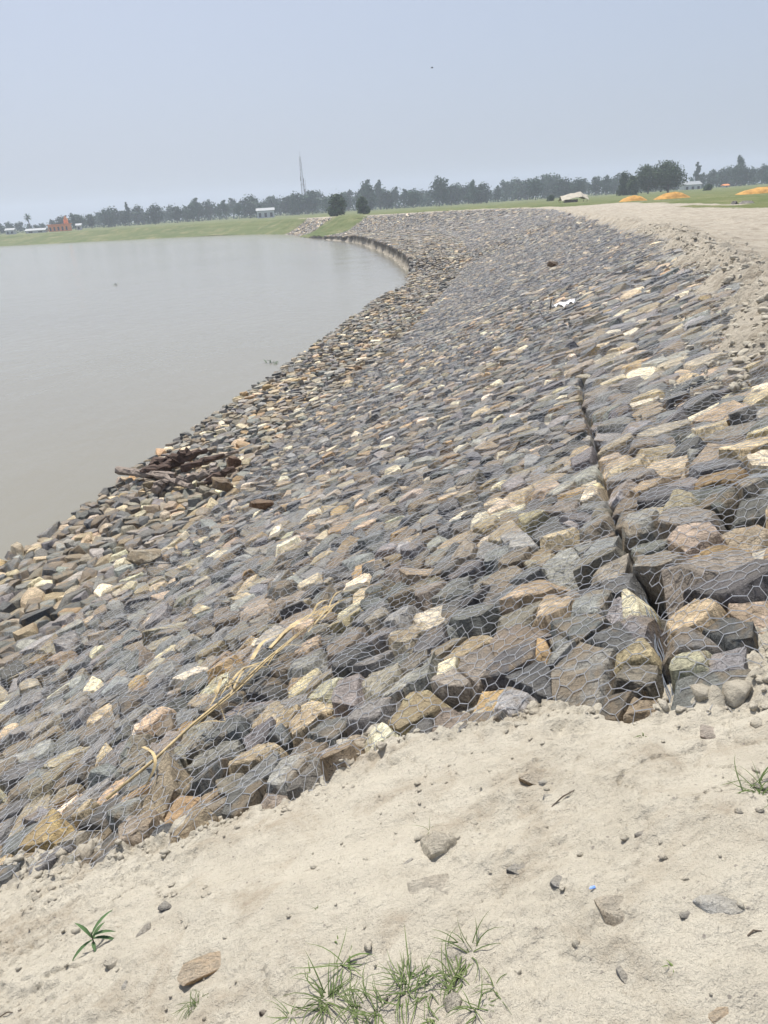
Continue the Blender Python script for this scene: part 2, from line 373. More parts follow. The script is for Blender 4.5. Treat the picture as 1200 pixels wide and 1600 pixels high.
def build_slope():
    s = np.concatenate([np.linspace(-29.9, -4, 20), np.arange(-3.5, 60, .3), np.arange(60, 240, .8), np.linspace(242, SS[-1]-.5, 60)])
    q = np.concatenate([np.arange(0, LS+LA-.01, .4), [LS+LA]])
    S, Q = np.meshgrid(s, q, indexing='ij'); sf = S.ravel(); qf = Q.ravel()
    stony = 1-sst(176, 178, sf); stony2 = sst(203, 205, sf)*(1-sst(226, 229, sf))
    h = -.2*np.maximum(stony, stony2)+(1-stony)*.25*fbm(sf*.25, qf*.4, 4, 9)*sst(0, 2, qf)
    P = M(sf, qf, h)
    # skirt: the undercut face and the river bed in front of it
    X = sec(s); W = X[:, 2].copy(); W[:, 2] = P.reshape(len(s), len(q), 3)[:, -1, 2]
    out = X[:, 2, :2]-X[:, 1, :2]; out /= np.linalg.norm(out, axis=1, keepdims=True)
    G = P.reshape(len(s), len(q), 3)
    k = pn(s*.45, s*0, 12)
    cut = sst(66, 70, s)*(1-sst(178, 184, s))
    rows = []
    for (dx, z) in ((-.35, None), (-.12, -3.9), (.25, -4.25), (4, -5.2)):
        r = np.zeros((len(s), 3)); b = G[:, -1].copy()
        r[:, :2] = b[:, :2]+out*(dx*np.ones(len(s))+.18*k+.55*cut*pn(s*.16, s*0, 19)+.25*cut*np.sign(pn(s*.3, s*0, 23)))[:, None]
        r[:, 2] = (b[:, 2]-.28 if z is None else z)
        r[:, 2] = np.where(cut > .02, r[:, 2], np.minimum(b[:, 2]-.02-.3*abs(dx+.4), r[:, 2]))
        rows.append(r)
    G = np.concatenate([G]+[r[:, None] for r in rows], 1)
    nq = G.shape[1]
    nrow = nq-len(q)
    st = np.maximum(stony, stony2).reshape(len(s), len(q)); st = np.concatenate([st, np.maximum(st[:, -1:]*np.array([[.7, .0, .55, .5]]), (1-st[:, -1:])*.75)], 1)
    gm = np.concatenate([(1-stony).reshape(len(s), len(q)), np.zeros((len(s), nrow))], 1)
    gm *= np.concatenate([1-.25*sst(LS+1.2, LS+LA, q), np.full(nrow, .6)])[None]
    me = mesh_np('river_bank', G.reshape(-1, 3), grid_quads(len(s), nq), smooth=True)
    vattr(me, 'mask', np.column_stack([gm.ravel(), st.ravel(), st.ravel()*0, st.ravel()*0+1]))
    o = link('river_bank', me, M_GROUND); o['kind'] = 'structure'
build_slope()

# water
me = mesh_np('river', [(-900, -300, -4), (60, -300, -4), (60, 470, -4), (-900, 470, -4)], [(0, 1, 2, 3)])
o = link('river', me, M_WATER); o['kind'] = 'structure'

# ------------------------------------------------------------------ near soil spill
def S_near(x, y):
    d = (x-A0[0])*ND[0]+(y-A0[1])*ND[1]
    return -.41*(np.sqrt(d*d+.02)+d)/2
def build_near_soil():
    x = np.concatenate([np.arange(-4.6, -2.3, .03), np.arange(-2.3, 1.75, .0115), np.arange(1.75, 3.6, .05)])
    y = np.concatenate([np.arange(-1.2, .55, .05), np.arange(.55, 2.2, .0115), np.arange(2.2, 3.75, .0135)])
    X, Y = np.meshgrid(x, y, indexing='ij'); xf, yf = X.ravel(), Y.ravel()
    e = soil_in(xf, yf)+.10*fbm(xf*2.3, yf*2.3, 4, 41)
    th = .115*sst(-.10, .42, e)-.075+.05*sst(.3, 1.2, e)
    th -= .30*sst(-.05, -.6, e)
    edge = np.exp(-((e-.12)/.22)**2)
    lump = fbm(xf*5, yf*5, 5, 43)
    z = S_near(xf, yf)+th+.040*fbm(xf*1.7, yf*1.7, 4, 44)+.012*lump*(1+1.8*edge)
    rough = sst(-.25, .45, fbm(xf*1.1, yf*1.1, 3, 45))*1.0+.08+1.0*edge+.6*sst(-.6, -1.6, xf)
    z += .013*rough*np.abs(fbm(xf*14, yf*14, 4, 46))+.0052*rough*fbm(xf*42, yf*42, 2, 47)
    # clods and crumbling plates at the edge
    cl = np.maximum(fbm(xf*9, yf*9, 2, 48)-.12, 0); z += .07*cl*np.clip(edge*1.3, 0, 1)
    # drying cracks
    cr = np.abs(pn(xf*2.6+.3*pn(xf*7, yf*7, 3), yf*2.6, 50)); z -= .016*np.exp(-(cr/.018)**2)*sst(-.1, .35, pn(xf*1.3, yf*1.3, 51)+.55*edge)
    # hollows (foot prints, the pit by the pale rock)
    for (hx, hy, hr, hd) in ((.30, 1.93, .10, .03), (.42, 1.15, .11, .025), (-.72, 1.75, .16, .02), (.62, 2.35, .07, .035), (.72, 1.55, .12, .015), (-.1, 1.3, .18, .012), (.25, 1.62, .14, .014)):
        g = ((xf-hx)**2+(yf-hy)**2)/hr**2; z -= hd*np.exp(-g)-hd*.35*np.exp(-((np.sqrt(g)-1.5)/.35)**2)
    me = mesh_np('soil_spill', np.column_stack([xf, yf, z]), grid_quads(len(x), len(y)), smooth=True)
    o = link('soil_spill', me, M_SOIL); o['kind'] = 'structure'
    nx, ny = len(x), len(y); Z = z.reshape(nx, ny)
    def height(px, py):
        i = np.clip(np.searchsorted(x, px), 0, nx-1); j = np.clip(np.searchsorted(y, py), 0, ny-1)
        return Z[i, j]
    return o, height
soil, soil_h = build_near_soil()

# ------------------------------------------------------------------ stones
PAL = np.array([(.066, .068, .067), (.104, .105, .102), (.160, .158, .150), (.235, .226, .205), (.172, .152, .120), (.25, .21, .15), (.40, .315, .20), (.58, .50, .355), (.34, .225, .105)])
PW = np.array([.14, .18, .18, .14, .08, .08, .11, .06, .03])
def seam_q(s): return np.interp(s, [-3, -.1, .66, 1.4, 3.2, 6.8, 12, 30], [.30, .43, .64, .90, 1.42, 2.15, 2.6, 2.8])
def stone_field(s0, s1, q0, q1, c, seed, tanbias=0.0, hj=.035, drop=.30, bright=1.2, tl=.14):
    r = np.random.default_rng(seed)
    ns = int((s1-s0)/c); nq = max(2, int(round((q1-q0)/c)))
    gs, gq = np.meshgrid(np.arange(ns), np.arange(nq), indexing='ij')
    cs = (s1-s0)/ns; cq = (q1-q0)/nq
    ps = s0+(gs+.5+r.uniform(-.42, .42, gs.shape))*cs; pq = q0+(gq+.5+r.uniform(-.42, .42, gs.shape))*cq
    w = (r.uniform(0, .72, gs.shape)*c)**2
    alive = r.random(gs.shape) > drop
    # keep off the seam
    dq = pq-seam_q(ps); mv = (np.abs(dq) < .10) & (ps < 8.5); pq = np.where(mv, seam_q(ps)+np.where(dq >= 0, 1, -1)*(.10+np.abs(dq)*.4), pq)
    # neighbour planes
    OFF = [(a, b) for a in range(-3, 4) for b in range(-3, 4) if (a, b) != (0, 0) and a*a+b*b <= 13]
    pad = lambda A, v: np.pad(A, 3, constant_values=v)
    Ps, Pq, Wt, Al = pad(ps, 1e6), pad(pq, 1e6), pad(w, 0), pad(alive, False)
    nx, ny, of = [], [], []
    sides = np.where(pq-seam_q(ps) >= 0, 1, -1)
    for a, b in OFF:
        sl = (slice(3+a, 3+a+ns), slice(3+b, 3+b+nq))
        dx = Ps[sl]-ps; dy = Pq[sl]-pq; L = np.hypot(dx, dy)+1e-9
        o_ = (L*L+w-Wt[sl])/(2*L)
        o_ = np.where(Al[sl], o_, 9.)
        nx.append(dx/L); ny.append(dy/L); of.append(o_)
    # domain and seam planes
    for (ax, ay, o_) in ((1, 0, s1-ps), (-1, 0, ps-s0), (0, 1, q1-pq), (0, -1, pq-q0)):
        nx.append(np.full_like(ps, ax)); ny.append(np.full_like(ps, ay)); of.append(np.maximum(o_+.05, .05))
    dq = pq-seam_q(ps); nx.append(np.zeros_like(ps)); ny.append(-np.sign(dq)); of.append(np.where(ps < 8.5, np.maximum(np.abs(dq)-.024, .02), 9.))
    nx, ny, of = (np.stack(a, -1)[alive] for a in (nx, ny, of))
    gap = r.uniform(.006, .022, len(of))*c/.26
    of = np.maximum(of-gap[:, None], .012)
    ps, pq = ps[alive], pq[alive]
    n = len(ps)
    th = np.linspace(0, 2*np.pi, 9)[:-1][None]+r.uniform(0, 6.3, (n, 1))+r.uniform(-.33, .33, (n, 8))
    cx, sx_ = np.cos(th), np.sin(th)
    den = nx[:, None, :]*cx[:, :, None]+ny[:, None, :]*sx_[:, :, None]
    R = np.min(np.where(den > 1e-3, of[:, None, :]/np.maximum(den, 1e-3), 9.), -1)
    R = np.minimum(R, c*1.3)
    size = 2*R.mean(1)
    patch = fbm(ps*.35, pq*.35, 3, 77)
    bias = tanbias+.55*patch
    lw = np.log(PW)[None]+bias[:, None]*np.array([-1, -1, -.7, 0, .3, .6, 1, 1, .9])[None]
    lw = np.exp(lw); lw /= lw.sum(1, keepdims=True)
    k = (lw.cumsum(1) < r.random((n, 1))).sum(1).clip(0, 8)
    colr = PAL[k]*bright*r.uniform(.62, 1.4, (n, 1))*r.uniform(.94, 1.06, (n, 3))
    tilt = np.tan(np.abs(r.normal(0, tl, n)))[:, None]; ta = r.uniform(0, 6.28, (n, 1))
    slope = np.concatenate([np.cos(ta)*tilt, np.sin(ta)*tilt], 1)
    h0 = r.normal(.0, hj, n)+.10*(size-c*.9)
    return dict(s=ps, q=pq, nx=nx, ny=ny, of=of, th=th, R=R, size=size, col=np.column_stack([colr, r.random(n)]), slope=slope, h=h0, n=n, r=r)
def ring_stones(f, idx):
    """joined mesh data in (s,q,h) for many stones"""
    r = f['r']; n = len(idx); th, R = f['th'][idx], f['R'][idx]
    sl, h = f['slope'][idx], f['h'][idx][:, None]
    px = R*np.cos(th); py = R*np.sin(th)
    def ring(k, jit, lo, hi):
        kk = k*(1+r.uniform(-jit, jit, R.shape)); x = px*kk; y = py*kk
        return x, y, h+sl[:, :1]*x+sl[:, 1:]*y-r.uniform(lo, hi, R.shape)
    L = [(px*1.0, py*1.0, np.full_like(px, -.17)), ring(.97, .04, .012, .07), ring(.76, .18, -.010, .022)]
    cs = np.stack([np.concatenate([a[i] for a in L], 1) for i in range(3)], -1)            # n,24,3
    cen = np.stack([r.uniform(-.02, .02, n), r.uniform(-.02, .02, n), f['h'][idx]+r.uniform(-.02, .03, n)], -1)[:, None]
    V = np.concatenate([cs, cen], 1); V[:, :, 0] += f['s'][idx][:, None]; V[:, :, 1] += f['q'][idx][:, None]
    b = np.arange(n)[:, None]*25; Q = []; T = []
    for k in range(8):
        k2 = (k+1) % 8
        Q.append(b+np.array([[k, k2, 8+k2, 8+k]])); Q.append(b+np.array([[8+k, 8+k2, 16+k2, 16+k]])); T.append(b+np.array([[16+k, 16+k2, 24]]))
    return V.reshape(-1, 3), np.concatenate(Q), np.concatenate(T), np.repeat(f['col'][idx], 25, 0)
def poly_stone(f, i, r):
    """angular quarry stone from half-spaces; returns vertices in local (ds,dq,h) and faces"""
    o_ = f['of'][i]; k = np.argsort(o_)[:11]; c = f['size'][i]
    pl = []
    for j in k:
        if o_[j] > c*1.1: continue
        dr = math.tan(rad(r.uniform(2, 26))); n = Vector((f['nx'][i][j], f['ny'][i][j], dr)); L = n.length
        pl.append((*(n/L), (o_[j]+.02*dr)/L))
    s0, s1 = f['slope'][i]; h = f['h'][i]+.012
    pl.append((*(Vector((-s0, -s1, 1)).normalized()), h/Vector((-s0, -s1, 1)).length)); pl.append((0, 0, -1, .23))
    for _ in range(r.integers(1, 4)):
        a = r.uniform(0, 6.28); ti = rad(r.uniform(18, 62)); rr = c*.5*r.uniform(.55, 1.0)
        n = Vector((math.cos(a)*math.sin(ti), math.sin(a)*math.sin(ti), math.cos(ti)))
        pl.append((*n, n.dot(Vector((math.cos(a)*rr, math.sin(a)*rr, h+s0*math.cos(a)*rr+s1*math.sin(a)*rr)))))
    for (ax, ay) in ((1, 0), (-1, 0), (0, 1), (0, -1)): pl.append((ax, ay, 0, c*.9))
    return np.array(pl)
from itertools import combinations
TRI = {}
def hull_points(pl):
    n = len(pl)
    if n not in TRI: TRI[n] = np.array(list(combinations(range(n), 3)))
    t = TRI[n]; A = pl[t][:, :, :3]; b = pl[t][:, :, 3]
    det = np.linalg.det(A); ok = np.abs(det) > 1e-4
    X = np.linalg.solve(A[ok], b[ok][:, :, None])[:, :, 0]
    return X[(X@pl[:, :3].T <= pl[:, 3]+1e-5).all(1)]
def hull_mesh(X, bev, sub, amp, r):
    bm = bmesh.new()
    for p in X: bm.verts.new(p)
    bmesh.ops.remove_doubles(bm, verts=bm.verts, dist=.006)
    res = bmesh.ops.convex_hull(bm, input=bm.verts)
    bad = [e for e in res['geom_interior']+res['geom_unused'] if isinstance(e, bmesh.types.BMVert)]
    if bad: bmesh.ops.delete(bm, geom=list(set(bad)), context='VERTS')
    bmesh.ops.dissolve_limit(bm, angle_limit=.07, verts=bm.verts, edges=bm.edges)
    if bev: bmesh.ops.bevel(bm, geom=list(bm.edges), offset=bev, segments=1, affect='EDGES', clamp_overlap=True)
    bmesh.ops.triangulate(bm, faces=bm.faces)
    if sub:
        for _ in range(sub):
            ed = [e for e in bm.edges if e.calc_length() > .035]
            bmesh.ops.subdivide_edges(bm, edges=ed, cuts=1); bmesh.ops.triangulate(bm, faces=[f for f in bm.faces if len(f.verts) > 3])
        bm.normal_update(); of = Vector(r.uniform(0, 90, 3))
        nrm = [v.normal.copy() for v in bm.verts]
        for v, n in zip(bm.verts, nrm):
            a = mnoise.fractal(v.co*14+of, .8, 2.1, 4); b_ = mnoise.cell((v.co+of)*17)
            v.co += n*(amp*(a*.9)+amp*.35*(b_-.5))
    V = np.array([v.co[:] for v in bm.verts]); Fc = np.array([[v.index for v in f.verts] for f in bm.faces])
    bm.free(); return V, Fc

NETV = []; NETF = []; _nb = 0
def net_add(V, tris):
    global _nb
    NETV.append(V); NETF.append(tris+_nb); _nb += len(V)
def sizes(f):
    P = M(f['s'], f['q'], np.zeros(f['n'])); pr = project(P)
    px = F*f['size']/np.maximum(pr[:, 2], .1)
    vis = (pr[:, 2] > .3) & (pr[:, 0] > -40) & (pr[:, 0] < 1240) & (pr[:, 1] > 200) & (pr[:, 1] < 1640)
    buried = soil_in(P[:, 0], P[:, 1]) > .28
    return P, px*vis, buried
def add_stones(f, parent, sel, n_parts, n_poly, stuff_name):
    """sel: mask of the stones that belong to parent; the largest in view become parts, the rest one mass"""
    P, px, buried = sizes(f)
    sel = sel & ~buried
    idx = np.nonzero(sel)[0]; idx = idx[np.argsort(-px[idx])]
    r = f['r']; n_poly = max(n_parts, n_poly)
    jv, jf, jc, base = [], [], [], 0
    for rank, i in enumerate(idx[:n_poly]):
        if px[i] <= 0 and rank >= 20: idx = np.concatenate([idx[:rank], idx[rank:]]); break
        X = hull_points(poly_stone(f, i, r))
        if len(X) < 6: continue
        big = px[i] > 46
        V, T = hull_mesh(X, .008 if px[i] > 16 else 0, (2 if px[i] > 62 else 1) if big else 0, .0115, r)
        U = V+np.array([f['s'][i], f['q'][i], 0]); net_add(U, T)
        Wd = M(U[:, 0], U[:, 1], U[:, 2])
        if rank < n_parts:
            c = P[i]; me = mesh_np('stone', Wd-c, tris=T, smooth=True)
            me.set_sharp_from_angle(angle=rad(32)); vattr(me, 'scol', np.repeat(f['col'][i:i+1], len(V), 0))
            o = link('stone', me, M_STONE, parent); o.location = Vector(c)-parent.location
        else:
            jv.append(Wd); jf.append(T+base); jc.append(np.repeat(f['col'][i:i+1], len(V), 0)); base += len(V)
    rest = idx[n_poly:]
    if len(rest):
        V, Q, T, Cc = ring_stones(f, rest)
        mx = f['s'][rest].min()
        if mx < 20:
            tq = np.concatenate([Q[:, [0, 1, 2]], Q[:, [0, 2, 3]], T]); net_add(V, tq)
        Wd = M(V[:, 0], V[:, 1], V[:, 2])
        allT = np.concatenate([Q[:, [0, 1, 2]], Q[:, [0, 2, 3]], T])+base
        jv.append(Wd); jf.append(allT); jc.append(Cc)
    if jv:
        me = mesh_np(stuff_name, np.concatenate(jv)-np.array(parent.location), tris=np.concatenate(jf))
        vattr(me, 'scol', np.concatenate(jc)); o = link(stuff_name, me, M_STONE, parent); o['kind'] = 'stuff'

NEAR_END = 24.0
g_lo = empty('gabion_mattress', M([2.], [4.], [-.1])[0], 'wide stone-filled gabion mattress on the near slope, left of the dark seam', 'gabion mattress', 'stone gabion mattresses on the river bank')
g_hi = empty('gabion_mattress', M([3.], [.5], [-.1])[0], 'gabion mattress of large netted rocks on the right, above the dark seam', 'gabion mattress', 'stone gabion mattresses on the river bank')
g_far = empty('gabion_mattress', M([60.], [4.], [-.1])[0], 'far netted stone slope curving round the bay below the pale track', 'gabion mattress', 'stone gabion mattresses on the river bank')
g_end = empty('gabion_mattress', M([214.], [4.], [-.1])[0], 'small distant strip of grey stone slope beyond the green bank', 'gabion mattress', 'stone gabion mattresses on the river bank')
apron = empty('stone_apron', M([5.], [11.], [-.1])[0], 'flat apron of loose dumped rocks along the water edge', 'stone apron')
ALL = lambda f: np.ones(f['n'], bool)
f = stone_field(-3.5, 4.5, .2, LS, .188, 101, .12, .022, bright=1.6, tl=.17); add_stones(f, g_lo, f['q'] > seam_q(f['s']), 300, 900, 'packed_stones')
f = stone_field(4.5, NEAR_END, .2, LS, .165, 112, .03, .022, bright=1.5, tl=.17); add_stones(f, g_lo, f['q'] > seam_q(f['s']), 0, 900, 'packed_stones')
f = stone_field(-3.5, NEAR_END, -.15, 3.2, .228, 111, .14, .026, bright=1.6, tl=.17); add_stones(f, g_hi, f['q'] <= seam_q(f['s']), 300, 750, 'packed_stones')
f = stone_field(NEAR_END, 52, -.15, LS, .185, 102, -.1, .018, bright=1.3); add_stones(f, g_far, ALL(f), 300, 300, 'packed_stones')
f = stone_field(-3.5, 40, LS, LS+LA, .23, 103, -.08, .03, bright=1.45, tl=.18); add_stones(f, apron, ALL(f), 300, 900, 'dumped_stones')
f = stone_field(40, 70, LS, LS+LA, .27, 104, -.3, .03); add_stones(f, apron, ALL(f), 0, 0, 'dumped_stones')
f = stone_field(52, 110, -.15, LS, .27, 105, -.15, .022); add_stones(f, g_far, ALL(f), 0, 0, 'packed_stones')
f = stone_field(70, 110, LS, LS+LA, .29, 106, -.35, .022); add_stones(f, g_far, ALL(f), 0, 0, 'packed_stones')
f = stone_field(110, 178, -.15, LS+LA, .38, 107, -.35, .022); add_stones(f, g_far, ALL(f), 0, 0, 'packed_stones')
f = stone_field(204, 227, .2, LS+LA, .60, 108, 0, .04); add_stones(f, g_end, ALL(f), 0, 0, 'packed_stones')

# ------------------------------------------------------------------ hexagonal wire netting
NV = np.concatenate(NETV); NF = np.concatenate(NETF)
bvh = BVHTree.FromPolygons(NV.tolist(), NF.tolist())
def net(s0, s1, q0, q1, drape, seed, side, k_=1.):
    W_, a, b = .096*k_, .041*k_, .031*k_
    ns = int((s1-s0)/W_); nk = int((q1-q0)/(a+b))
    K, I = np.meshgrid(np.arange(nk), np.arange(ns), indexing='ij')
    s = s0+(I+.5*(K % 2))*W_; q = q0+K*(a+b)
    S = np.stack([s, s], -1).ravel(); Q = np.stack([q, q+a], -1).ravel()
    idx = np.arange(len(S)).reshape(nk, ns, 2)
    E = [np.stack([idx[..., 0].ravel(), idx[..., 1].ravel()], 1)]
    tw = len(E[0])
    for k in range(nk-1):
        if k % 2 == 0:
            E.append(np.stack([idx[k, :, 1], idx[k+1, :, 0]], 1)); E.append(np.stack([idx[k, 1:, 1], idx[k+1, :-1, 0]], 1))
        else:
            E.append(np.stack([idx[k, :, 1], idx[k+1, :, 0]], 1)); E.append(np.stack([idx[k, :-1, 1], idx[k+1, 1:, 0]], 1))
    E = np.concatenate(E); rr = np.full(len(E), .0015*k_**.5*(1 if drape else .75)); rr[:tw] = .0024*k_**.5*(1 if drape else .75)
    r = np.random.default_rng(seed)
    S = S+.07*fbm(S*.9, Q*.9, 4, seed)+r.normal(0, .007, len(S)); Q = Q+.07*fbm(S*.9, Q*.9, 4, seed+5)+r.normal(0, .007, len(S))
    if drape:
        H = np.empty(len(S))
        for i in range(len(S)):
            hit = bvh.ray_cast(Vector((S[i], Q[i], 1)), Vector((0, 0, -1)), 2)
            H[i] = hit[0].z if hit[0] is not None else -.1
        H = np.maximum(H, -.1); Z = H.copy()
        deg = np.bincount(E.ravel(), minlength=len(S)).clip(1)
        for it in range(40):
            av = np.zeros(len(S)); np.add.at(av, E[:, 0], Z[E[:, 1]]); np.add.at(av, E[:, 1], Z[E[:, 0]])
            Z = np.maximum(H+.006, av/deg-.0018)
    else:
        Z = .055+.02*pn(S*3, Q*3, seed)
    keep = np.ones(len(E), bool)
    if side is not None:
        dd = (Q-seam_q(S))*side; good = dd > -.012; keep = good[E[:, 0]] & good[E[:, 1]]
        keep &= ~(((dd < .022) & (S < 8.5))[E[:, 0]] | ((dd < .022) & (S < 8.5))[E[:, 1]]); Z = np.where((dd < .05) & (S < 8.5), Z-.02, Z)
    P = surf(S, Q); N = surf_n(S, Q); V = P+N*Z[:, None]
    pr = project(V); vis = (pr[:, 2] > .2) & (pr[:, 0] > -150) & (pr[:, 0] < 1350) & (pr[:, 1] < 1750)
    vis &= soil_in(V[:, 0], V[:, 1]) < .35
    keep &= vis[E[:, 0]] & vis[E[:, 1]]
    E = E[keep]; VV, QQ = fastlines(V, E, rr[keep], N)
    return VV, QQ
def netting(parent, *a):
    V, Q = net(*a); me = mesh_np('wire_netting', V-np.array(parent.location), Q)
    o = link('wire_netting', me, M_WIRE, parent); o['kind'] = 'stuff'
netting(g_lo, -3.4, NEAR_END, 0, LS+.1, True, 201, 1)
netting(g_hi, -3.4, NEAR_END, -.1, 3.2, True, 202, -1)
netting(g_far, NEAR_END, 46, 0, LS, False, 203, None)
netting(g_far, 46, 112, 0, LS, False, 204, None, 2.)
netting(g_far, 112, 176, 0, LS, False, 205, None, 4.)

def lacing(parent):
    r = np.random.default_rng(5)
    for k in range(4):
        s = np.arange(-.3, 8.2, .06); ph = r.uniform(0, 9); off = r.uniform(-.022, .022)
        q = seam_q(s)+off+.012*pn(s*3+ph, s*0, k)+.004*r.normal(size=len(s)); h = r.uniform(-.10, .0)+.04*pn(s*2.2, s*0+ph, k+50)
        P = M(s, q, h); mb = MB(); mb.tube((P-np.array(parent.location)).tolist(), .0021, 4); mb.build('lacing_wire', M_LACE, parent)
lacing(g_hi)

# ------------------------------------------------------------------ placing helper: the point of the scene seen at a photo pixel
dg = None
def ray(x, y):
    d = fw*F+rt*(x-600)+up*(800-y); return d/np.linalg.norm(d)
def on_soil(x, y):
    d = ray(x, y); t = 1.0
    for t in np.arange(1., 6., .01):
        p = CAM+d*t
        if p[2] < soil_h(p[0], p[1]): break
    return Vector(p)
def on_bank(x, y, lift=0.):
    d = ray(x, y); ss = np.arange(-3, 110, .1); qs = np.linspace(0, LS+LA, 120)
    if not hasattr(on_bank, 'P'):
        S, Q = np.meshgrid(ss, qs, indexing='ij'); on_bank.sq = np.column_stack([S.ravel(), Q.ravel()]); on_bank.P = M(S.ravel(), Q.ravel(), np.full(S.size, .05)); on_bank.pr = project(on_bank.P)
    e = (on_bank.pr[:, 0]-x)**2+(on_bank.pr[:, 1]-y)**2; i = np.argmin(np.where(on_bank.pr[:, 2] > .5, e, 1e9))
    s, q = on_bank.sq[i]
    return Vector(M([s], [q], [.03+lift])[0])
def at_dist(x, y, D):
    d = ray(x, y); return Vector(CAM+d*(D/d[1]))
def on_plane(x, y, z):
    d = ray(x, y); return Vector(CAM+d*((z-CAM[2])/d[2]))

# ------------------------------------------------------------------ loose rocks lying on the soil and on the stones
def loose_rock(p, sx, sy, sz, rz, col, label, sink=.3, name='loose_rock', group='loose rocks', seed=0, tiltx=0., tilty=0., mat_=None):
    r = np.random.default_rng(seed+900)
    pl = []
    for k in range(13):
        v = Vector(r.normal(size=3)).normalized(); pl.append((*v, r.uniform(.62, .95)))
    pl += [(0, 0, 1, r.uniform(.7, .9)), (0, 0, -1, .8), (1, 0, 0, 1), (-1, 0, 0, 1), (0, 1, 0, 1), (0, -1, 0, 1)]
    X = hull_points(np.array(pl))*np.array([sx, sy, sz])*.55
    mn = min(sx, sy, sz)
    V, T = hull_mesh(X, mn*.05, 2 if max(sx, sy) > .05 else 1, mn*.06, r)
    R = Matrix.Rotation(rz, 3, 'Z') @ Matrix.Rotation(tiltx, 3, 'X') @ Matrix.Rotation(tilty, 3, 'Y')
    V = V@np.array(R).T
    me = mesh_np(name, V, tris=T, smooth=True); me.set_sharp_from_angle(angle=rad(30))
    vattr(me, 'scol', np.repeat(np.array([[*col, r.random()]]), len(V), 0))
    o = link(name, me, M_DUSTY if mat_ is None else mat_); o.location = Vector(p)+Vector((0, 0, sz*.55*(1-2*sink)))
    return tag(o, label, 'rock', group)
TANC, CREAM, GREY, DKG, RUST, PINK, BRN = (.40, .33, .24), (.55, .50, .40), (.22, .225, .23), (.13, .135, .145), (.46, .31, .17), (.36, .29, .25), (.15, .10, .06)
for (x, y, sx, sy, sz, rz, col, lab, sk) in (
    (686, 1320, .105, .085, .07, .2, CREAM, 'pale cream rock casting a shadow beside the small soil pit', .2),
    (322, 1512, .20, .085, .05, .35, RUST, 'orange-topped flat rock slab with dark grey end, lower left of the soil', .15),
    (224, 1460, .055, .075, .03, .3, GREY, 'squarish grey flat stone right of the broad-leaved seedling', .3),
    (259, 1418, .05, .04, .03, .9, DKG, 'small dark grey chip of rock up the soil from the squarish grey stone', .25),
    (177, 1507, .06, .045, .03, .4, CREAM, 'small cream clod of stone below the broad-leaved seedling', .2),
    (968, 1418, .125, .11, .05, -.4, TANC, 'tan angular rock half buried in the soil at lower right', .42),
    (1129, 1413, .085, .10, .06, .5, (.40, .40, .385), 'light grey pointed rock half buried near the right edge', .4),
    (846, 1214, .15, .07, .035, -.15, (.30, .22, .13), 'long ochre rock with yellow blotches buried level with the soil', .5),
    (1110, 1146, .08, .09, .03, .3, PINK, 'dull pinkish rock pressed flat into the pale soil', .5),
    (822, 1350, .10, .07, .03, .8, DKG, 'dark grey rock mostly covered by white dust', .52),
    (710, 1567, .05, .045, .04, .3, CREAM, 'cream pebble lying among the grass blades', .2),
    (1128, 1584, .06, .05, .03, .1, RUST, 'two-toned orange and grey pebble at the bottom right corner', .4),
    (411, 1583, .022, .02, .018, .1, (.09, .06, .05), 'tiny dark brown pebble near the bottom edge left of the grass', .2),
    (637, 1350, .05, .02, .015, .7, DKG, 'thin dark slate shard below the pale cream rock', .2),
    (976, 1527, .025, .05, .02, .5, DKG, 'small dark wedge-shaped stone below the tan angular rock', .3),
    (850, 1226, .04, .03, .025, .2, GREY, 'little grey stone resting against the long ochre rock', .2),
    (857, 1246, .045, .035, .02, .1, GREY, 'little grey stone just below the long ochre rock', .3),
    (876, 1378, .05, .05, .03, .1, (.25, .25, .25), 'dusty grey stone right of the dust-covered dark rock', .45),
    (1072, 1428, .035, .02, .02, .1, GREY, 'small grey stone left of the light grey pointed rock', .4),
    (25, 1378, .20, .10, .06, .5, (.28, .26, .22), 'dust-coated grey slab at the left edge of the soil', .4),
    (690, 1400, .17, .16, .04, .2, (.58, .52, .42), 'broad sandy rock barely rising out of the soil', .62),
    (1000, 1306, .04, .02, .02, .2, DKG, 'small dark splinter of stone in the middle right of the soil', .3),
    (195, 1540, .03, .04, .02, .2, GREY, 'grey chip beside the crumbled plates at lower left', .35),
    (868, 1090, .13, .07, .07, .2, (.45, .40, .32), 'dusty pale clod at the lip where netting meets the soil', .3)):
    loose_rock(on_soil(x, y), sx*.92, sy*.92, sz, rz, col, lab, .76 if sk >= .4 else sk+.25, seed=int(x))
for (x, y, sx, sy, sz, rz, col, lab, sk) in (
    (350, 767, .38, .3, .28, .3, BRN, 'brown block of rock on the apron just right of the driftwood', .05),
    (412, 793, .38, .22, .16, .5, (.20, .12, .065), 'rusty brown flat rock tipped up on the netted slope', .05),
    (226, 880, .44, .32, .26, .2, (.50, .44, .33), 'large pale yellowish rock at the toe of the slope', .15),
    (236, 764, .28, .2, .2, .2, (.36, .28, .17), 'tan rock against the front of the driftwood pile', .05),
    (366, 730, .30, .22, .30, .1, (.16, .085, .05), 'reddish brown chunk at the right end of the driftwood', .05),
    (863, 417, .42, .3, .28, .1, (.20, .14, .09), 'lone brown rock high on the far netted slope', .15),
    (560, 578, .26, .22, .2, .1, (.20, .11, .06), 'rusty rock on the middle of the apron', .15)):
    loose_rock(on_bank(x, y), sx, sy, sz, rz, col, lab, sk, seed=int(x)+3, tiltx=.2, tilty=.15, mat_=M_STONE)

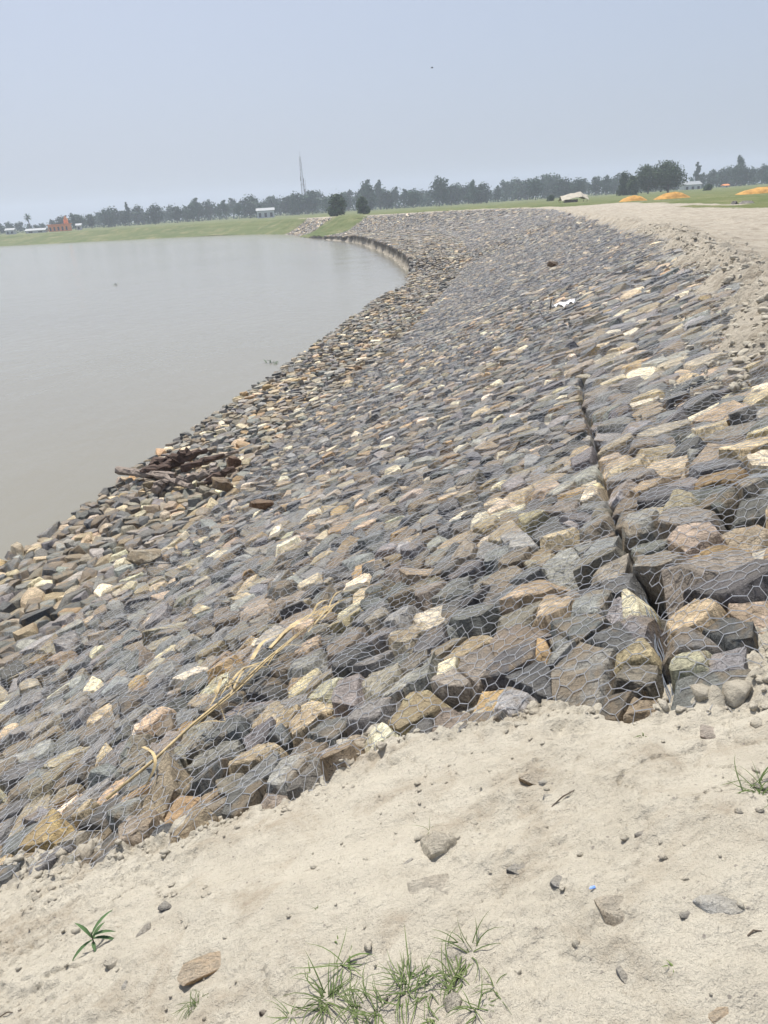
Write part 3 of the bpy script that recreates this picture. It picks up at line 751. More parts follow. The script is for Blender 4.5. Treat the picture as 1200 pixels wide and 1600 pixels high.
# soil crumbs
def crumbs():
    r = np.random.default_rng(17); V = []; T = []; Cc = []; b = 0
    base = []
    for k in range(8):
        pl = np.array([(*Vector(r.normal(size=3)).normalized(), r.uniform(.6, .95)) for _ in range(12)]+[(0, 0, 1, .9), (0, 0, -1, .9), (1, 0, 0, 1), (-1, 0, 0, 1), (0, 1, 0, 1), (0, -1, 0, 1)])
        base.append(hull_mesh(hull_points(pl), 0, 0, 0, r))
    n = 0
    while n < 1300:
        x = r.uniform(-2.3, 1.8); y = r.uniform(.6, 3.1); e = float(soil_in(x, y))
        if e < -.02: continue
        dn = .03+1.0*math.exp(-(e/.25)**2)+.3*max(0, float(pn(x*1.6, y*1.6, 61)))
        if r.random() > dn: continue
        n += 1; edge = math.exp(-(e/.22)**2)
        sz = min(.0035*math.exp(abs(r.normal(0, .75)))*(1+3.2*edge*r.random()), .05)
        v, t = base[r.integers(8)]; a = r.uniform(0, 6.28); R = np.array([[math.cos(a), -math.sin(a), 0], [math.sin(a), math.cos(a), 0], [0, 0, .6]])
        p = v@R.T*sz*r.uniform(.7, 1.3, 3)+np.array([x, y, float(soil_h(x, y))+sz*.15])
        V.append(p); T.append(t+b); b += len(v)
    me = mesh_np('soil_crumbs', np.concatenate(V), tris=np.concatenate(T), smooth=True)
    o = link('soil_crumbs', me, M_SOIL); tag(o, 'small crumbs of dry soil and grit scattered over the pale ground', 'grit', kind='stuff')
crumbs()
def clods():
    r = np.random.default_rng(23); V = []; T = []; b = 0; base = []
    for k in range(6):
        pl = np.array([(*Vector(r.normal(size=3)).normalized(), r.uniform(.6, .95)) for _ in range(12)]+[(0, 0, 1, .9), (0, 0, -1, .9), (1, 0, 0, 1), (-1, 0, 0, 1), (0, 1, 0, 1), (0, -1, 0, 1)])
        base.append(hull_mesh(hull_points(pl), 0, 1, .06, r))
    bt = BVHTree.FromObject(ground, bpy.context.evaluated_depsgraph_get())
    n = 1900; sv = 4.8+30*r.random(n)**1.4; dv = r.normal(.12, .42, n)
    P = surf(sv, np.maximum(dv, 0)*1.1); X = sec(sv); nn = X[:, 0, :2]-X[:, 1, :2]; nn /= np.linalg.norm(nn, axis=1, keepdims=True)
    P[:, :2] += nn*np.maximum(-dv, 0)[:, None]
    for i in range(n):
        hit = bt.ray_cast(Vector((P[i, 0], P[i, 1], 3)), Vector((0, 0, -1)))
        z = max(hit[0].z if hit[0] else -9, P[i, 2]+.02 if dv[i] > .2 else -9)
        sz = min(.016*math.exp(abs(r.normal(0, .7))), .075)*(1 if dv[i] < .35 else .6); v, t = base[r.integers(6)]; a = r.uniform(0, 6.28)
        Rm = np.array([[math.cos(a), -math.sin(a), 0], [math.sin(a), math.cos(a), 0], [0, 0, .75]])
        V.append(v@Rm.T*sz*r.uniform(.7, 1.3, 3)+np.array([P[i, 0], P[i, 1], z+sz*.2])); T.append(t+b); b += len(v)
    me = mesh_np('soil_clods', np.concatenate(V), tris=np.concatenate(T), smooth=True)
    o = link('soil_clods', me, M_SOIL); tag(o, 'broken clods of pale soil along the lip of the track', 'clods', kind='stuff')
bpy.context.view_layer.update()
clods()

# ------------------------------------------------------------------ grass tufts and seedlings
def blades(n, length, width, spread, seed, flat=.5):
    r = np.random.default_rng(seed); mb = MB()
    for k in range(n):
        a = r.uniform(0, 6.28); L = length*r.uniform(.45, 1.1); wd = width*r.uniform(.7, 1.2); el = r.uniform(.25, 1.35)*(1-flat*.5); cv = r.uniform(.5, 1.7)
        b = Vector((r.normal(0, spread), r.normal(0, spread), -.005)); p = b.copy(); V = []; da = r.normal(0, .6)
        for i in range(7):
            t = i/6; ww = wd*(1-t**1.6)*(.7+.6*min(t*3, 1)*.5); sd_ = Vector((-math.sin(a), math.cos(a), 0))*ww*.5
            V += [p-sd_+Vector((0, 0, ww*.3)), p, p+sd_+Vector((0, 0, ww*.3))]
            e2 = el-cv*t*1.3; a += da*.25
            p = p+Vector((math.cos(a)*math.cos(e2), math.sin(a)*math.cos(e2), math.sin(e2)))*(L/6)
            p.z = max(p.z, .003)
        mb.add(V, [f_ for i in range(6) for f_ in ((i*3, i*3+1, i*3+4, i*3+3), (i*3+1, i*3+2, i*3+5, i*3+4))])
    return mb
for (x, y, n, L, wd, lab) in (
    (512, 1565, 42, .115, .0042, 'largest bushy grass tuft at the bottom, left end of the clump'),
    (538, 1510, 13, .10, .0045, 'upright bright grass tuft at the top left of the clump'),
    (560, 1575, 22, .10, .0035, 'low trailing grass tuft right of the largest bushy tuft'),
    (640, 1550, 34, .13, .004, 'spreading grass tuft in the middle of the clump'),
    (632, 1525, 12, .075, .0032, 'short bright grass tuft just above the spreading middle one'),
    (715, 1535, 26, .12, .0042, 'spreading grass tuft above the cream pebble'),
    (735, 1490, 13, .09, .0042, 'star-shaped grass tuft at the top right of the clump'),
    (745, 1580, 12, .07, .0035, 'small grass tuft right of the cream pebble'),
    (676, 1592, 14, .06, .003, 'short grass tuft at the bottom edge below the middle of the clump'),
    (592, 1582, 20, .11, .0036, 'wispy grass tuft at the bottom between the largest and the middle tufts'),
    (676, 1552, 14, .09, .0034, 'thin grass tuft between the middle tuft and the cream pebble'),
    (455, 1588, 10, .09, .0034, 'sparse grass tuft at the bottom left end of the clump'),
    (775, 1545, 9, .11, .0034, 'sparse long-bladed grass tuft at the right end of the clump'),
    (480, 1522, 5, .05, .0035, 'tiny three-bladed grass sprout left of the clump'),
    (525, 1472, 4, .025, .006, 'tiny yellow-green sprout above the clump'),
    (305, 1566, 26, .05, .0028, 'little lone grass tuft below the orange-topped slab'),
    (1190, 1243, 30, .10, .004, 'dense green grass tuft cut by the right edge'),
    (1003, 1152, 5, .03, .006, 'tiny green sprout on the soil below the netted rocks'),
    (497, 1420, 6, .025, .003, 'faint wisp of grass in the middle of the soil'),
    (86, 1553, 6, .022, .003, 'faint wisp of grass at lower left'),
    (674, 1297, 4, .10, .002, 'thin upright grass stalk above the pale cream rock'),
    (1052, 1512, 8, .02, .004, 'tiny dull green sprout below the tan angular rock')):
    o = blades(int(n*1.35) if n > 10 else n, L*1.4 if n > 10 else L, wd, .016 if n > 20 else (.008 if n > 10 else .004), x, .7).build('grass_tuft', M_GRASS, None, True)
    o.location = on_soil(x, y); tag(o, lab, 'grass', 'grass tufts on the soil')
def seedling():
    p0 = on_soil(147, 1478); e = empty('seedling', p0, 'broad-leaved green seedling with long narrow leaves on the left soil', 'plant')
    mb = MB(); mb.tube([(0, 0, -.01), (.002, 0, .03), (.0, .004, .065)], [.003, .0025, .0015], 5); mb.build('stem', M_BARK, e)
    for k, (a, el, L, h) in enumerate(((2.75, 1.0, .085, .04), (.75, .85, .11, .05), (.1, .45, .09, .045), (-.15, .3, .115, .035), (3.9, -.05, .10, .03), (1.1, .6, .07, .03), (5.2, .3, .05, .02))):
        m = MB(); V = []; p = Vector((0, 0, h)); aa = a
        for i in range(6):
            t = i/5; ww = .013*math.sin(math.pi*min(t*.9+.1, 1))+.0012; sd_ = Vector((-math.sin(aa), math.cos(aa), 0))*ww*.5
            V += [p-sd_+Vector((0, 0, ww*.35)), p.copy(), p+sd_+Vector((0, 0, ww*.35))]; e2 = el-t*.9
            p = p+Vector((math.cos(aa)*math.cos(e2), math.sin(aa)*math.cos(e2), math.sin(e2)))*L/5
        m.add(V, [f_ for i in range(5) for f_ in ((i*3, i*3+1, i*3+4, i*3+3), (i*3+1, i*3+2, i*3+5, i*3+4))]); m.build('leaf', M_PLANT, e, True)
seedling()
# twigs on the soil
for (x0, y0, x1, y1, lab) in ((862, 1262, 898, 1236, 'thin bent brown twig below the long ochre rock'), (1168, 1464, 1190, 1457, 'short dry twig near the light grey pointed rock'),
                              (0, 1590, 20, 1583, 'short dry straw at the bottom left corner')):
    a, b = on_soil(x0, y0), on_soil(x1, y1); mb = MB(); mdp = (a+b)/2+Vector((0, .006, .006)); up2 = Vector((0, 0, .004))
    mb.tube([a+up2, mdp, b+up2], [.002, .0025, .0015], 5); tag(mb.build('twig', M_BARK), lab, 'twig')
p = on_soil(925, 1389); mb = MB(); mb.add([(-.008, -.003, 0), (.009, -.002, .002), (.008, .004, .004), (-.004, .004, .002), (-.008, -.003, .0015), (.009, -.002, .0035), (.008, .004, .0055), (-.004, .004, .0035)], [(3, 2, 1, 0), (4, 5, 6, 7), (0, 1, 5, 4), (1, 2, 6, 5), (2, 3, 7, 6), (3, 0, 4, 7)])
o = mb.build('plastic_scrap', M_BLUE); o.location = p+Vector((0, 0, .002)); tag(o, 'tiny scrap of blue plastic on the pale soil', 'plastic scrap')

# ------------------------------------------------------------------ dry reed on the netting
def reed():
    pts = [on_bank(x, y, .09) for x, y in ((184, 1268), (246, 1203), (305, 1150), (360, 1098), (412, 1048), (470, 1008))]
    e = empty('dry_reed', pts[0], 'long dry yellow reed stalk with curled leaves lying on the netted slope', 'reed')
    L = [q-pts[0] for q in pts]
    # keep the stalk nearly straight
    a, b = L[0], L[-1]
    for i in range(len(L)): L[i] = (a+(b-a)*(i/(len(L)-1)))*.45+L[i]*.55
    mb = MB(); mb.tube(L, [.0075, .0085, .008, .007, .006, .004], 8); mb.build('stalk', M_STRAW, e, True)
    off = Vector((.02, -.015, .008)); mb = MB(); mb.tube([L[2]+off, L[3]+off*1.2, L[4]+off, L[5]+Vector((.10, .10, .02)), L[5]+Vector((.26, .2, .03))], [.004, .005, .0045, .0035, .002], 6); mb.build('stalk', M_STRAW, e, True)
    rr = random.Random(3)
    def rib(P, wd, tw=.6):
        K = []
        for i in range(len(P)-1):
            a_, b_, c_, d_ = P[max(i-1, 0)], P[i], P[i+1], P[min(i+2, len(P)-1)]
            for t in (0, .25, .5, .75): K.append(.5*(2*b_+(c_-a_)*t+(2*a_-5*b_+4*c_-d_)*t*t+(3*b_-a_-3*c_+d_)*t**3))
        P = K+[P[-1]]; tw *= .3
        m = MB(); V = []; n = len(P)
        for i, q in enumerate(P):
            d = (P[min(i+1, n-1)]-P[max(i-1, 0)]).normalized(); s_ = d.cross(Vector((math.sin(i*tw), .3, math.cos(i*tw)))).normalized(); ww = wd*(1-.7*(i/(n-1))**2)
            V += [q-s_*ww/2, q+s_*ww/2]
        m.add(V, [(2*i, 2*i+1, 2*i+3, 2*i+2) for i in range(n-1)]); m.build('leaf', M_STRAW, e, True)
    def w_(x, y, l): return on_bank(x, y, l)-pts[0]
    rib([w_(246, 1195, .12), w_(250, 1212, .13), w_(249, 1228, .11), w_(238, 1240, .07)], .022, .3)
    rib([w_(352, 1098, .12), w_(372, 1093, .16), w_(383, 1104, .15), w_(384, 1118, .10), w_(377, 1122, .06)], .018, .5)
    rib([w_(325, 1143, .10), w_(345, 1142, .10), w_(362, 1150, .08)], .022, .2)
    rib([w_(350, 1105, .14), w_(358, 1115, .17), w_(352, 1128, .12), w_(362, 1136, .09)], .014, .7)
    rib([w_(430, 1030, .12), w_(480, 998, .15), w_(535, 1000, .12)], .024, .25)
    rib([w_(440, 1030, .11), w_(490, 990, .13), w_(548, 974, .09)], .02, .3)
    rib([w_(455, 1012, .11), w_(500, 985, .16), w_(520, 972, .17), w_(575, 948, .10), w_(620, 930, .09)], .014, .3)
    for k in range(12):
        x_ = rr.uniform(300, 520); y_ = 1150-(x_-305)*.86+rr.uniform(-8, 8); a_ = rr.uniform(20, 70); rib([w_(x_, y_, .09), w_(x_+a_*.5, y_-a_*.38+rr.uniform(-6, 6), .11+rr.uniform(0, .05)), w_(x_+a_, y_-a_*.7+rr.uniform(-14, 14), .08)], rr.uniform(.006, .014), rr.uniform(.2, .8))
    rib([w_(405, 1050, .11), w_(430, 1022, .14), w_(470, 1000, .12)], .028, .2)
reed()

# ------------------------------------------------------------------ driftwood
def log(x0, y0, x1, y1, r_, m_, lab, l0=.06, l1=.06, seed=0, seg=9):
    r_ *= 1.05
    a, b = on_bank(x0, y0, l0+r_), on_bank(x1, y1, l1+r_); rr = np.random.default_rng(seed); mb = MB()
    pts = [a+(b-a)*t+Vector(rr.normal(0, r_*.22, 3)) for t in np.linspace(0, 1, seg)]
    mb.tube(pts, [r_*(.85+.3*rr.random())*(1-.35*t) for t in np.linspace(0, 1, seg)], 9)
    mb.v = [tuple(Vector(v)+Vector(rr.normal(0, r_*.15, 3))) for v in mb.v]
    o = mb.build('driftwood_log', m_); tag(o, lab, 'driftwood', 'driftwood pile at the water edge')
for k, a in enumerate((
    (188, 750, 275, 752, .085, M_WOODG, 'pale driftwood log sticking out over the water at the left of the pile', .12, .10),
    (228, 754, 280, 738, .15, M_WOOD, 'dark rotten stump in the left half of the driftwood pile', .0, .08),
    (248, 742, 305, 728, .17, M_WOOD, 'biggest dark brown log lump on top of the driftwood pile', .05, .12),
    (238, 748, 300, 768, .07, M_WOODG, 'grey slanting branch along the front of the driftwood pile', .12, .04),
    (282, 764, 345, 745, .10, M_WOODG, 'smooth pale grey log at the front centre of the driftwood pile', .04, .06),
    (290, 746, 352, 722, .08, M_WOOD, 'long dark branch behind the smooth pale log', .14, .14),
    (282, 726, 330, 712, .08, M_WOOD, 'short dark log at the back of the driftwood pile', .08, .08),
    (318, 732, 376, 714, .06, M_WOODG, 'thin grey branch running right from the pile', .10, .10),
    (330, 756, 372, 740, .09, M_WOOD, 'stubby dark log at the right front of the pile', .0, .04),
    (244, 772, 262, 760, .11, M_WOODG, 'short grey log end at the lower left front of the pile', .0, .0))):
    log(*a, seed=k)

# ------------------------------------------------------------------ litter on the slope, weed and scum on the water
def rag(x, y, sx, sy, rz, lab):
    p = on_bank(x, y, .13); n = 12; V = []; rr = np.random.default_rng(8)
    for i in range(n):
        for j in range(7):
            u = (i/(n-1)-.5)*sx; v = (j/6-.5)*sy*(1-.6*abs(i/(n-1)-.5)); V.append((u, v, .035*math.sin(i*1.1+j*.6)+.018*rr.normal()))
    for k in range(len(V)): V.append((V[k][0], V[k][1], V[k][2]-.008))
    q = grid_quads(n, 7).tolist(); N_ = n*7
    Fc = [tuple(a) for a in q]+[tuple(N_+a for a in reversed(b)) for b in q]
    mb = MB(); mb.add(V, Fc); o = mb.build('rag', M_WHITE, None, True); o.location = p; o.rotation_euler = (0, -.05, rz); tag(o, lab, 'rag')
rag(884, 481, .75, .22, .55, 'crumpled white rag on the far netted slope')
a = on_bank(860, 488, .1); mb = MB(); mb.tube([a, a+Vector((.03, 0, .28))], [.02, .012], 6); tag(mb.build('stick', M_BARK), 'short dark stick standing beside the white rag', 'stick')
o = rag(657, 0, 0.1, 0.1, 0, '') if False else None
def weed(x, y, lab, n, L):
    mb = blades(n, L, .05, .12, int(x), .1); o = mb.build('water_weed', M_PLANT, None, True); o.location = on_plane(x, y, -3.985); tag(o, lab, 'weed')
weed(427, 567, 'small green floating weed on the river off the apron', 12, .28)
weed(180, 445, 'tiny dark floating weed far out on the river', 10, .45)

# ------------------------------------------------------------------ heaps, tent and lumps beyond the track
def heap(x, y, D, wx, wy, h, lab):
    p = at_dist(x, y, D); p.z = -.1; rr = np.random.default_rng(int(x)); V = []; n, m_ = 36, 9
    for i in range(m_):
        t = i/(m_-1)
        for k in range(n):
            a = 2*math.pi*k/n; R = (1+.12*math.sin(2*a+x)+.05*math.sin(5*a))*t
            V.append((math.cos(a)*R*wx/2, math.sin(a)*R*wy/2, h*(1-t**2.1)*(1+.05*rr.normal())*(1 if i else 1)))
    Fc = [(i*n+k, (i+1)*n+k, (i+1)*n+(k+1) % n, i*n+(k+1) % n) for i in range(m_-1) for k in range(n)]
    mb = MB(); mb.add(V, Fc); o = mb.build('grain_heap', M_HEAP, None, True); o.location = p; tag(o, lab, 'heap', 'orange heaps drying on the grass')
heap(990, 314, 118, 4.2, 3.5, .85, 'small orange heap on the grass, left of the pair near the dark trees')
heap(1051, 311, 122, 5.2, 4, .95, 'larger orange heap on the grass right below the dark trees')
heap(1196, 303, 118, 8, 5, .9, 'orange heap cut off by the right edge of the picture')
for (x, y, D, sx, sz, lab) in ((1147, 327, 62, .5, .55, 'small dark lump on the track left of the bigger dark lump'), (1166, 325, 62, 1.2, .55, 'bigger dark grey lump lying beside the grass strip at the right')):
    p = at_dist(x, y, D); p.z = -.1; o = loose_rock(p, sx, .6, sz, .2, (.06, .06, .065), lab, .2, 'dark_lump', 'dark lumps on the track', int(x)); o['category'] = 'rock'
def tent():
    p = at_dist(896, 314, 160); p.z = -.1; e = empty('tarpaulin_shelter', p, 'low cream tarpaulin shelter on poles at the end of the track', 'shelter')
    mb = MB(); V = []; n = 9
    for i in range(n):
        for j in range(5):
            u = i/(n-1)-.5; v = j/4-.5; V.append((u*5.2, v*3.2, 1.75-1.7*abs(v)-1.1*abs(u)**1.3+.06*math.sin(i*2.1+j)+.35*math.exp(-((u-.22)/.12)**2)))
    V += [(a, b, c-.04) for a, b, c in V]; q = grid_quads(n, 5).tolist(); N_ = n*5
    mb.add(V, [tuple(a) for a in q]+[tuple(N_+a for a in reversed(b)) for b in q]); mb.build('tarpaulin', M_TARP, e)
    for (x, y) in ((-2.3, -1.3), (2.3, -1.3), (-2.3, 1.3), (2.3, 1.3)): m = MB(); m.tube([(x, y, -.2), (x, y, .42)], .04, 6); m.build('pole', M_BARK, e)
    m = MB(); m.box((-.6, -.4, .3), (2.4, 1.1, .6)); m.build('sack_pile', M_WOODG, e)
tent()

# ------------------------------------------------------------------ trees
def crown_mesh(name, blobs, n, leaf, seed):
    r = np.random.default_rng(seed); V = []; Fc = []
    vol = np.array([b[3]**2 for b in blobs]); vol = vol/vol.sum(); C_ = []; N_ = []
    for b, k in zip(blobs, (vol*n).astype(int)+1):
        d = r.normal(size=(k, 3)); d /= np.linalg.norm(d, axis=1, keepdims=True); rr = b[3]*(r.random((k, 1))**.35)*(1+.28*pn(d[:, 0:1]*2.5+seed, d[:, 2:3]*2.5, seed))
        C_.append(np.array(b[:3])+d*rr*np.array([1, 1, .85])); N_.append(d)
    C_ = np.concatenate(C_); N_ = np.concatenate(N_); n = len(C_)
    nn = N_+r.normal(0, .55, (n, 3)); nn /= np.linalg.norm(nn, axis=1, keepdims=True)
    t = np.cross(nn, r.normal(size=(n, 3))); t /= np.linalg.norm(t, axis=1, keepdims=True)+1e-6; b = np.cross(nn, t)
    L = leaf*r.uniform(.6, 1.3, (n, 1))
    V = np.stack([C_-t*L, C_-b*L*.6, C_+t*L, C_+b*L*.6+nn*L*.2], 1).reshape(-1, 3)
    me = mesh_np(name, V, np.arange(n*4).reshape(-1, 4)); return me
def trunk_mesh(h, r0_, limbs, seed):
    rr = np.random.default_rng(seed); mb = MB()
    mb.tube([(0, 0, -.3), (.1, .05, h*.4), (rr.normal(0, .2), 0, h)], [r0_*1.2, r0_*.8, r0_*.45], 7)
    for k in range(limbs):
        a = rr.uniform(0, 6.28); mb.tube([(0.05, 0, h*rr.uniform(.5, .8)), (math.cos(a)*h*.25, math.sin(a)*h*.25, h*1.05), (math.cos(a)*h*.42, math.sin(a)*h*.42, h*1.35)], [r0_*.45, r0_*.3, r0_*.12], 5)
    me = bpy.data.meshes.new('trunk'); me.from_pydata(mb.v, [], mb.f); me.update(); return me
KIND = {}
def kinds():
    r = np.random.default_rng(3)
    def rnd(h, wd, base, k, sq):   # blobs through a crown volume (unit: metres for a 12 m tree)
        out = []
        for i in range(k):
            t = (i+.5)/k; z = base+(h-base)*t; w_ = wd*math.sin(math.pi*(t*.8+.16))**sq; a = r.uniform(0, 6.28)
            out.append((math.cos(a)*w_*r.uniform(.2, .62), math.sin(a)*w_*r.uniform(.2, .62), z, w_*r.uniform(.42, .62)+.35))
        return out
    specs = dict(round0=(12, 5, 3, 12, .7, 5), round1=(11, 5.6, 2.4, 14, .6, 5), wide=(9, 6.2, 2.2, 14, .45, 4), tall=(15, 3.6, 3, 12, .8, 6), conic=(16, 2.6, 2, 12, 1.0, 6), open=(14, 4.4, 5, 9, .8, 7), low=(7, 5, .6, 12, .5, 2))
    for i, (k, (h, wd, base, nb, sq, tr)) in enumerate(specs.items()):
        KIND[k] = (crown_mesh('crown_'+k, rnd(h, wd, base, nb, sq), 900, .62, 50+i), trunk_mesh(tr, .26, 4, 60+i), h)
    KIND['shade'] = (crown_mesh('crown_shade', rnd(10, 6.6, 3.2, 26, .5), 5200, .34, 71), trunk_mesh(4.2, .36, 6, 72), 10)
    KIND['bush'] = (crown_mesh('crown_bush', [(.2, 0, 5.6, 1.35), (1., .3, 4.6, 1.3), (-.7, 0, 4.5, 1.35), (.3, .5, 3.4, 1.7), (-1.1, -.2, 2.2, 1.5), (.7, 0, 1.7, 1.6), (-1.9, .2, 1.1, 1.1), (1.5, 0, .9, .9), (-.2, -.6, 1., 1.3), (-.4, .3, 6.4, .7)], 1500, .36, 73), trunk_mesh(2.6, .2, 4, 74), 7)
kinds()
def ground_z(D): return -.5
def tree(x, ybase, D, h, kind, lab, group, m_=None, wx=1., rz=0., z=None, name='tree'):
    c, t, hh = KIND[kind]; p = at_dist(x, ybase, D); p.z = -.6 if z is None else z
    e = empty(name, p, lab, 'tree', group); s = h/hh
    for nm, me, mm in (('crown', c, m_ or M_LEAF2), ('trunk', t, M_BARK)):
        o = link(nm, me, mm, e); o.scale = (s*wx, s*wx, s); o.rotation_euler = (0, 0, rz)
def px2m(px, D): return px*D*math.cos(PITCH)**2/F
# hazy tree line: (x pixel, top pixel) pairs read along the horizon; horizon base line y = 361-.0625x
rt_ = random.Random(11)
BELT = 'trees of the hazy far tree line'
SEGS = [(75, 'hazy tree in the far line left of the orange building'), (195, 'hazy tree in the far line between the orange building and the narrow conifer-shaped tree'),
        (400, 'hazy tree in the far line between the conifer-shaped tree and the white house'), (515, 'hazy tree in the far line around the lattice mast'),
        (670, 'hazy tree in the far line behind the two dark bushy trees'), (760, 'hazy tree in the far line near the large rounded tree'),
        (960, 'hazy tree in the far line left of the dark shade trees'), (1075, 'hazy tree in the far line behind the dark shade trees'), (9999, 'hazy tree in the far line at the right edge')]
belt = []
x = -40
def top_h(x):      # height of the belt above its base, in photo pixels
    return float(np.interp(x, [-40, 0, 40, 60, 100, 130, 200, 300, 400, 470, 540, 600, 660, 720, 760, 800, 860, 930, 960, 1000, 1060, 1090, 1150, 1240], [16, 17, 14, 11, 19, 25, 22, 27, 30, 33, 30, 34, 27, 30, 22, 30, 33, 27, 27, 25, 14, 22, 30, 34]))
while x < 1240:
    D = rt_.uniform(430, 560); belt.append((x, D, top_h(x)*rt_.uniform(.68, 1.05), rt_.choice(['round0', 'round1', 'wide', 'round1', 'open', 'round0', 'wide']))); x += rt_.uniform(9, 17)
for (x, D, hp, k) in belt:
    lb = next(l for (xm, l) in SEGS if x < xm)
    tree(x, 355-.0625*x, D, px2m(hp, D)+1.2, k, lb, lb.replace('hazy tree', 'hazy trees'), None, rt_.uniform(.85, 1.2), rt_.uniform(0, 6.28), -.9)
for (x, D, hp, k, lab) in ((201, 470, 34, 'conic', 'tall narrow dark conifer-shaped tree rising above the left tree line'), (686, 440, 41, 'round1', 'large rounded tree above the middle of the far tree line'),
                           (575, 480, 44, 'open', 'tall open-crowned tree behind the two dark bushes'), (595, 500, 43, 'tall', 'tall slim tree right of the open-crowned one behind the bushes'),
                           (740, 430, 35, 'tall', 'pointed tree right of the large rounded tree'), (1088, 480, 40, 'conic', 'pale cone-shaped tree right of the dark shade trees'),
                           (1151, 470, 46, 'tall', 'tall double-topped tree in the right tree line'), (310, 470, 33, 'open', 'loose-crowned tree over the left middle of the tree line'),
                           (298+190, 450, 33, 'round0', 'rounded tree at the foot of the lattice mast')):
    tree(x, 355-.0625*x, D, px2m(hp, D)+1.2, k, lab, 'taller trees rising from the tree line', None, .95, x, -.9)
# nearer dark trees
for (x, D, hp, k, wx, lab) in ((974, 285, 36, 'bush', .75, 'slim dark tree at the left end of the shade tree group'), (988, 280, 30, 'bush', 1.1, 'low bushy tree second from the left in the shade tree group'),
                               (1012, 290, 40, 'shade', .85, 'dark round tree in the middle of the shade tree group'), (1043, 285, 44, 'shade', 1.05, 'broad dark shade tree at the right end of the group')):
    tree(x, 306, D, px2m(hp, D)+.5, k, lab, 'dark shade trees beyond the heaps', M_LEAF, wx, x, -.5)
for (x, D, hp, wx, lab) in ((527, 225, 33, 1.45, 'dark dense bushy tree on the bank where the stone slope ends'), (568, 235, 26, 1.25, 'smaller dark bushy tree right of the one where the stone slope ends')):
    tree(x, 338, D, px2m(hp, D)+.4, 'bush', lab, 'dark bushy trees on the bank', M_LEAF, wx, x, -.4)
for (x, D, hp, lab) in ((1105, 260, 10, 'small round shrub in the grass right of the shade trees'), (860, 250, 9, 'small dark shrub left of the cream shelter')):
    tree(x, 300, D, px2m(hp, D)+.2, 'low', lab, 'shrubs in the grass', M_LEAF, 1, x, -.4, 'shrub')
def palm():
    D = 470; p = at_dist(47, 358, D); p.z = -.9; h = px2m(25, D)+1; e = empty('palm_tree', p, 'lone palm with a round tuft of fronds at the far left', 'tree')
    mb = MB(); mb.tube([(0, 0, -.5), (.1, 0, h*.5), (0, 0, h*.85)], [.3, .25, .22], 7); mb.build('trunk', M_BARK, e)
    r = np.random.default_rng(4); m = MB()
    for k in range(46):
        a = r.uniform(0, 6.28); el = r.uniform(-.9, 1.4); L = 2.6*r.uniform(.8, 1.1); c = Vector((0, 0, h*.83)); V = []
        for i in range(5):
            t = i/4; ww = .75*math.sin(math.pi*(.15+.8*t)); sd_ = Vector((-math.sin(a), math.cos(a), .2))*ww*.5; V += [c-sd_, c+sd_]; e2 = el-t*.5; c = c+Vector((math.cos(a)*math.cos(e2), math.sin(a)*math.cos(e2), math.sin(e2)))*L/4
        m.add(V, [(2*i, 2*i+1, 2*i+3, 2*i+2) for i in range(4)])
    m.build('crown', M_LEAF2, e)
palm()
# undergrowth that closes the tree line
def undergrowth():
    r = np.random.default_rng(9); bl = []
    for x in np.arange(-60, 1260, 5.):
        D = r.uniform(500, 590); p = at_dist(x, 355-.0625*x, D); h = top_h(x)*.62*D/1200; bl.append((p.x, p.y, -.8+h*r.uniform(.2, .7), h*r.uniform(.6, 1.0)+.4))
    me = crown_mesh('undergrowth', bl, 22000, .8, 4); o = link('undergrowth', me, M_LEAF2); tag(o, 'hazy low undergrowth closing the far tree line', 'undergrowth', kind='stuff')
undergrowth()

# ------------------------------------------------------------------ mast and buildings
def mast():
    D = 520; p = at_dist(477, 338, D); p.z = -.9; H = px2m(89, D); e = empty('lattice_mast', p, 'tall thin lattice mast with antennas above the far trees', 'mast')
    w0, w1 = 1.15, .35
    def leg(i, z): k = (w0+(w1-w0)*z/H); return Vector(((1 if i in (0, 1) else -1)*k, (1 if i in (0, 3) else -1)*k, z))
    for i in range(4): m = MB(); m.tube([leg(i, -.5), leg(i, H)], [.13, .09], 5); m.build('leg', M_STEEL, e)
    m = MB(); z = 0; k = 0
    while z < H-2:
        for i in range(4):
            a, b = leg(i, z), leg((i+1) % 4, z+2.); m.tube([a, b], .05, 4, False); m.tube([leg(i, z), leg((i+1) % 4, z)], .05, 4, False)
        z += 2.
    m.build('bracing', M_STEEL, e)
    m = MB(); m.tube([(0, 0, H-.2), (0, 0, H+3)], [.07, .04], 5); m.build('lightning_rod', M_STEEL, e)
    for (x, y, z) in ((.9, 0, H*.60), (.9, .3, H*.50), (-.8, 0, H*.62), (1.3, 0, H*.42), (.7, 0, H*.55)): m = MB(); m.box((x, y, z), (.55, .4, 2.0)); m.build('antenna', M_STEEL, e)
    m = MB(); m.box((0, 0, H*.52), (2.6, 2.6, .15)); m.build('platform', M_STEEL, e)
    p2 = at_dist(481.5, 335, D+15); p2.z = -.9; h2 = px2m(55, D); m = MB(); m.tube([(0, 0, -.5), (0, 0, h2)], [.16, .09], 6); o = m.build('pole_mast', M_STEEL); o.location = p2; tag(o, 'thin plain pole right beside the lattice mast', 'pole')
mast()
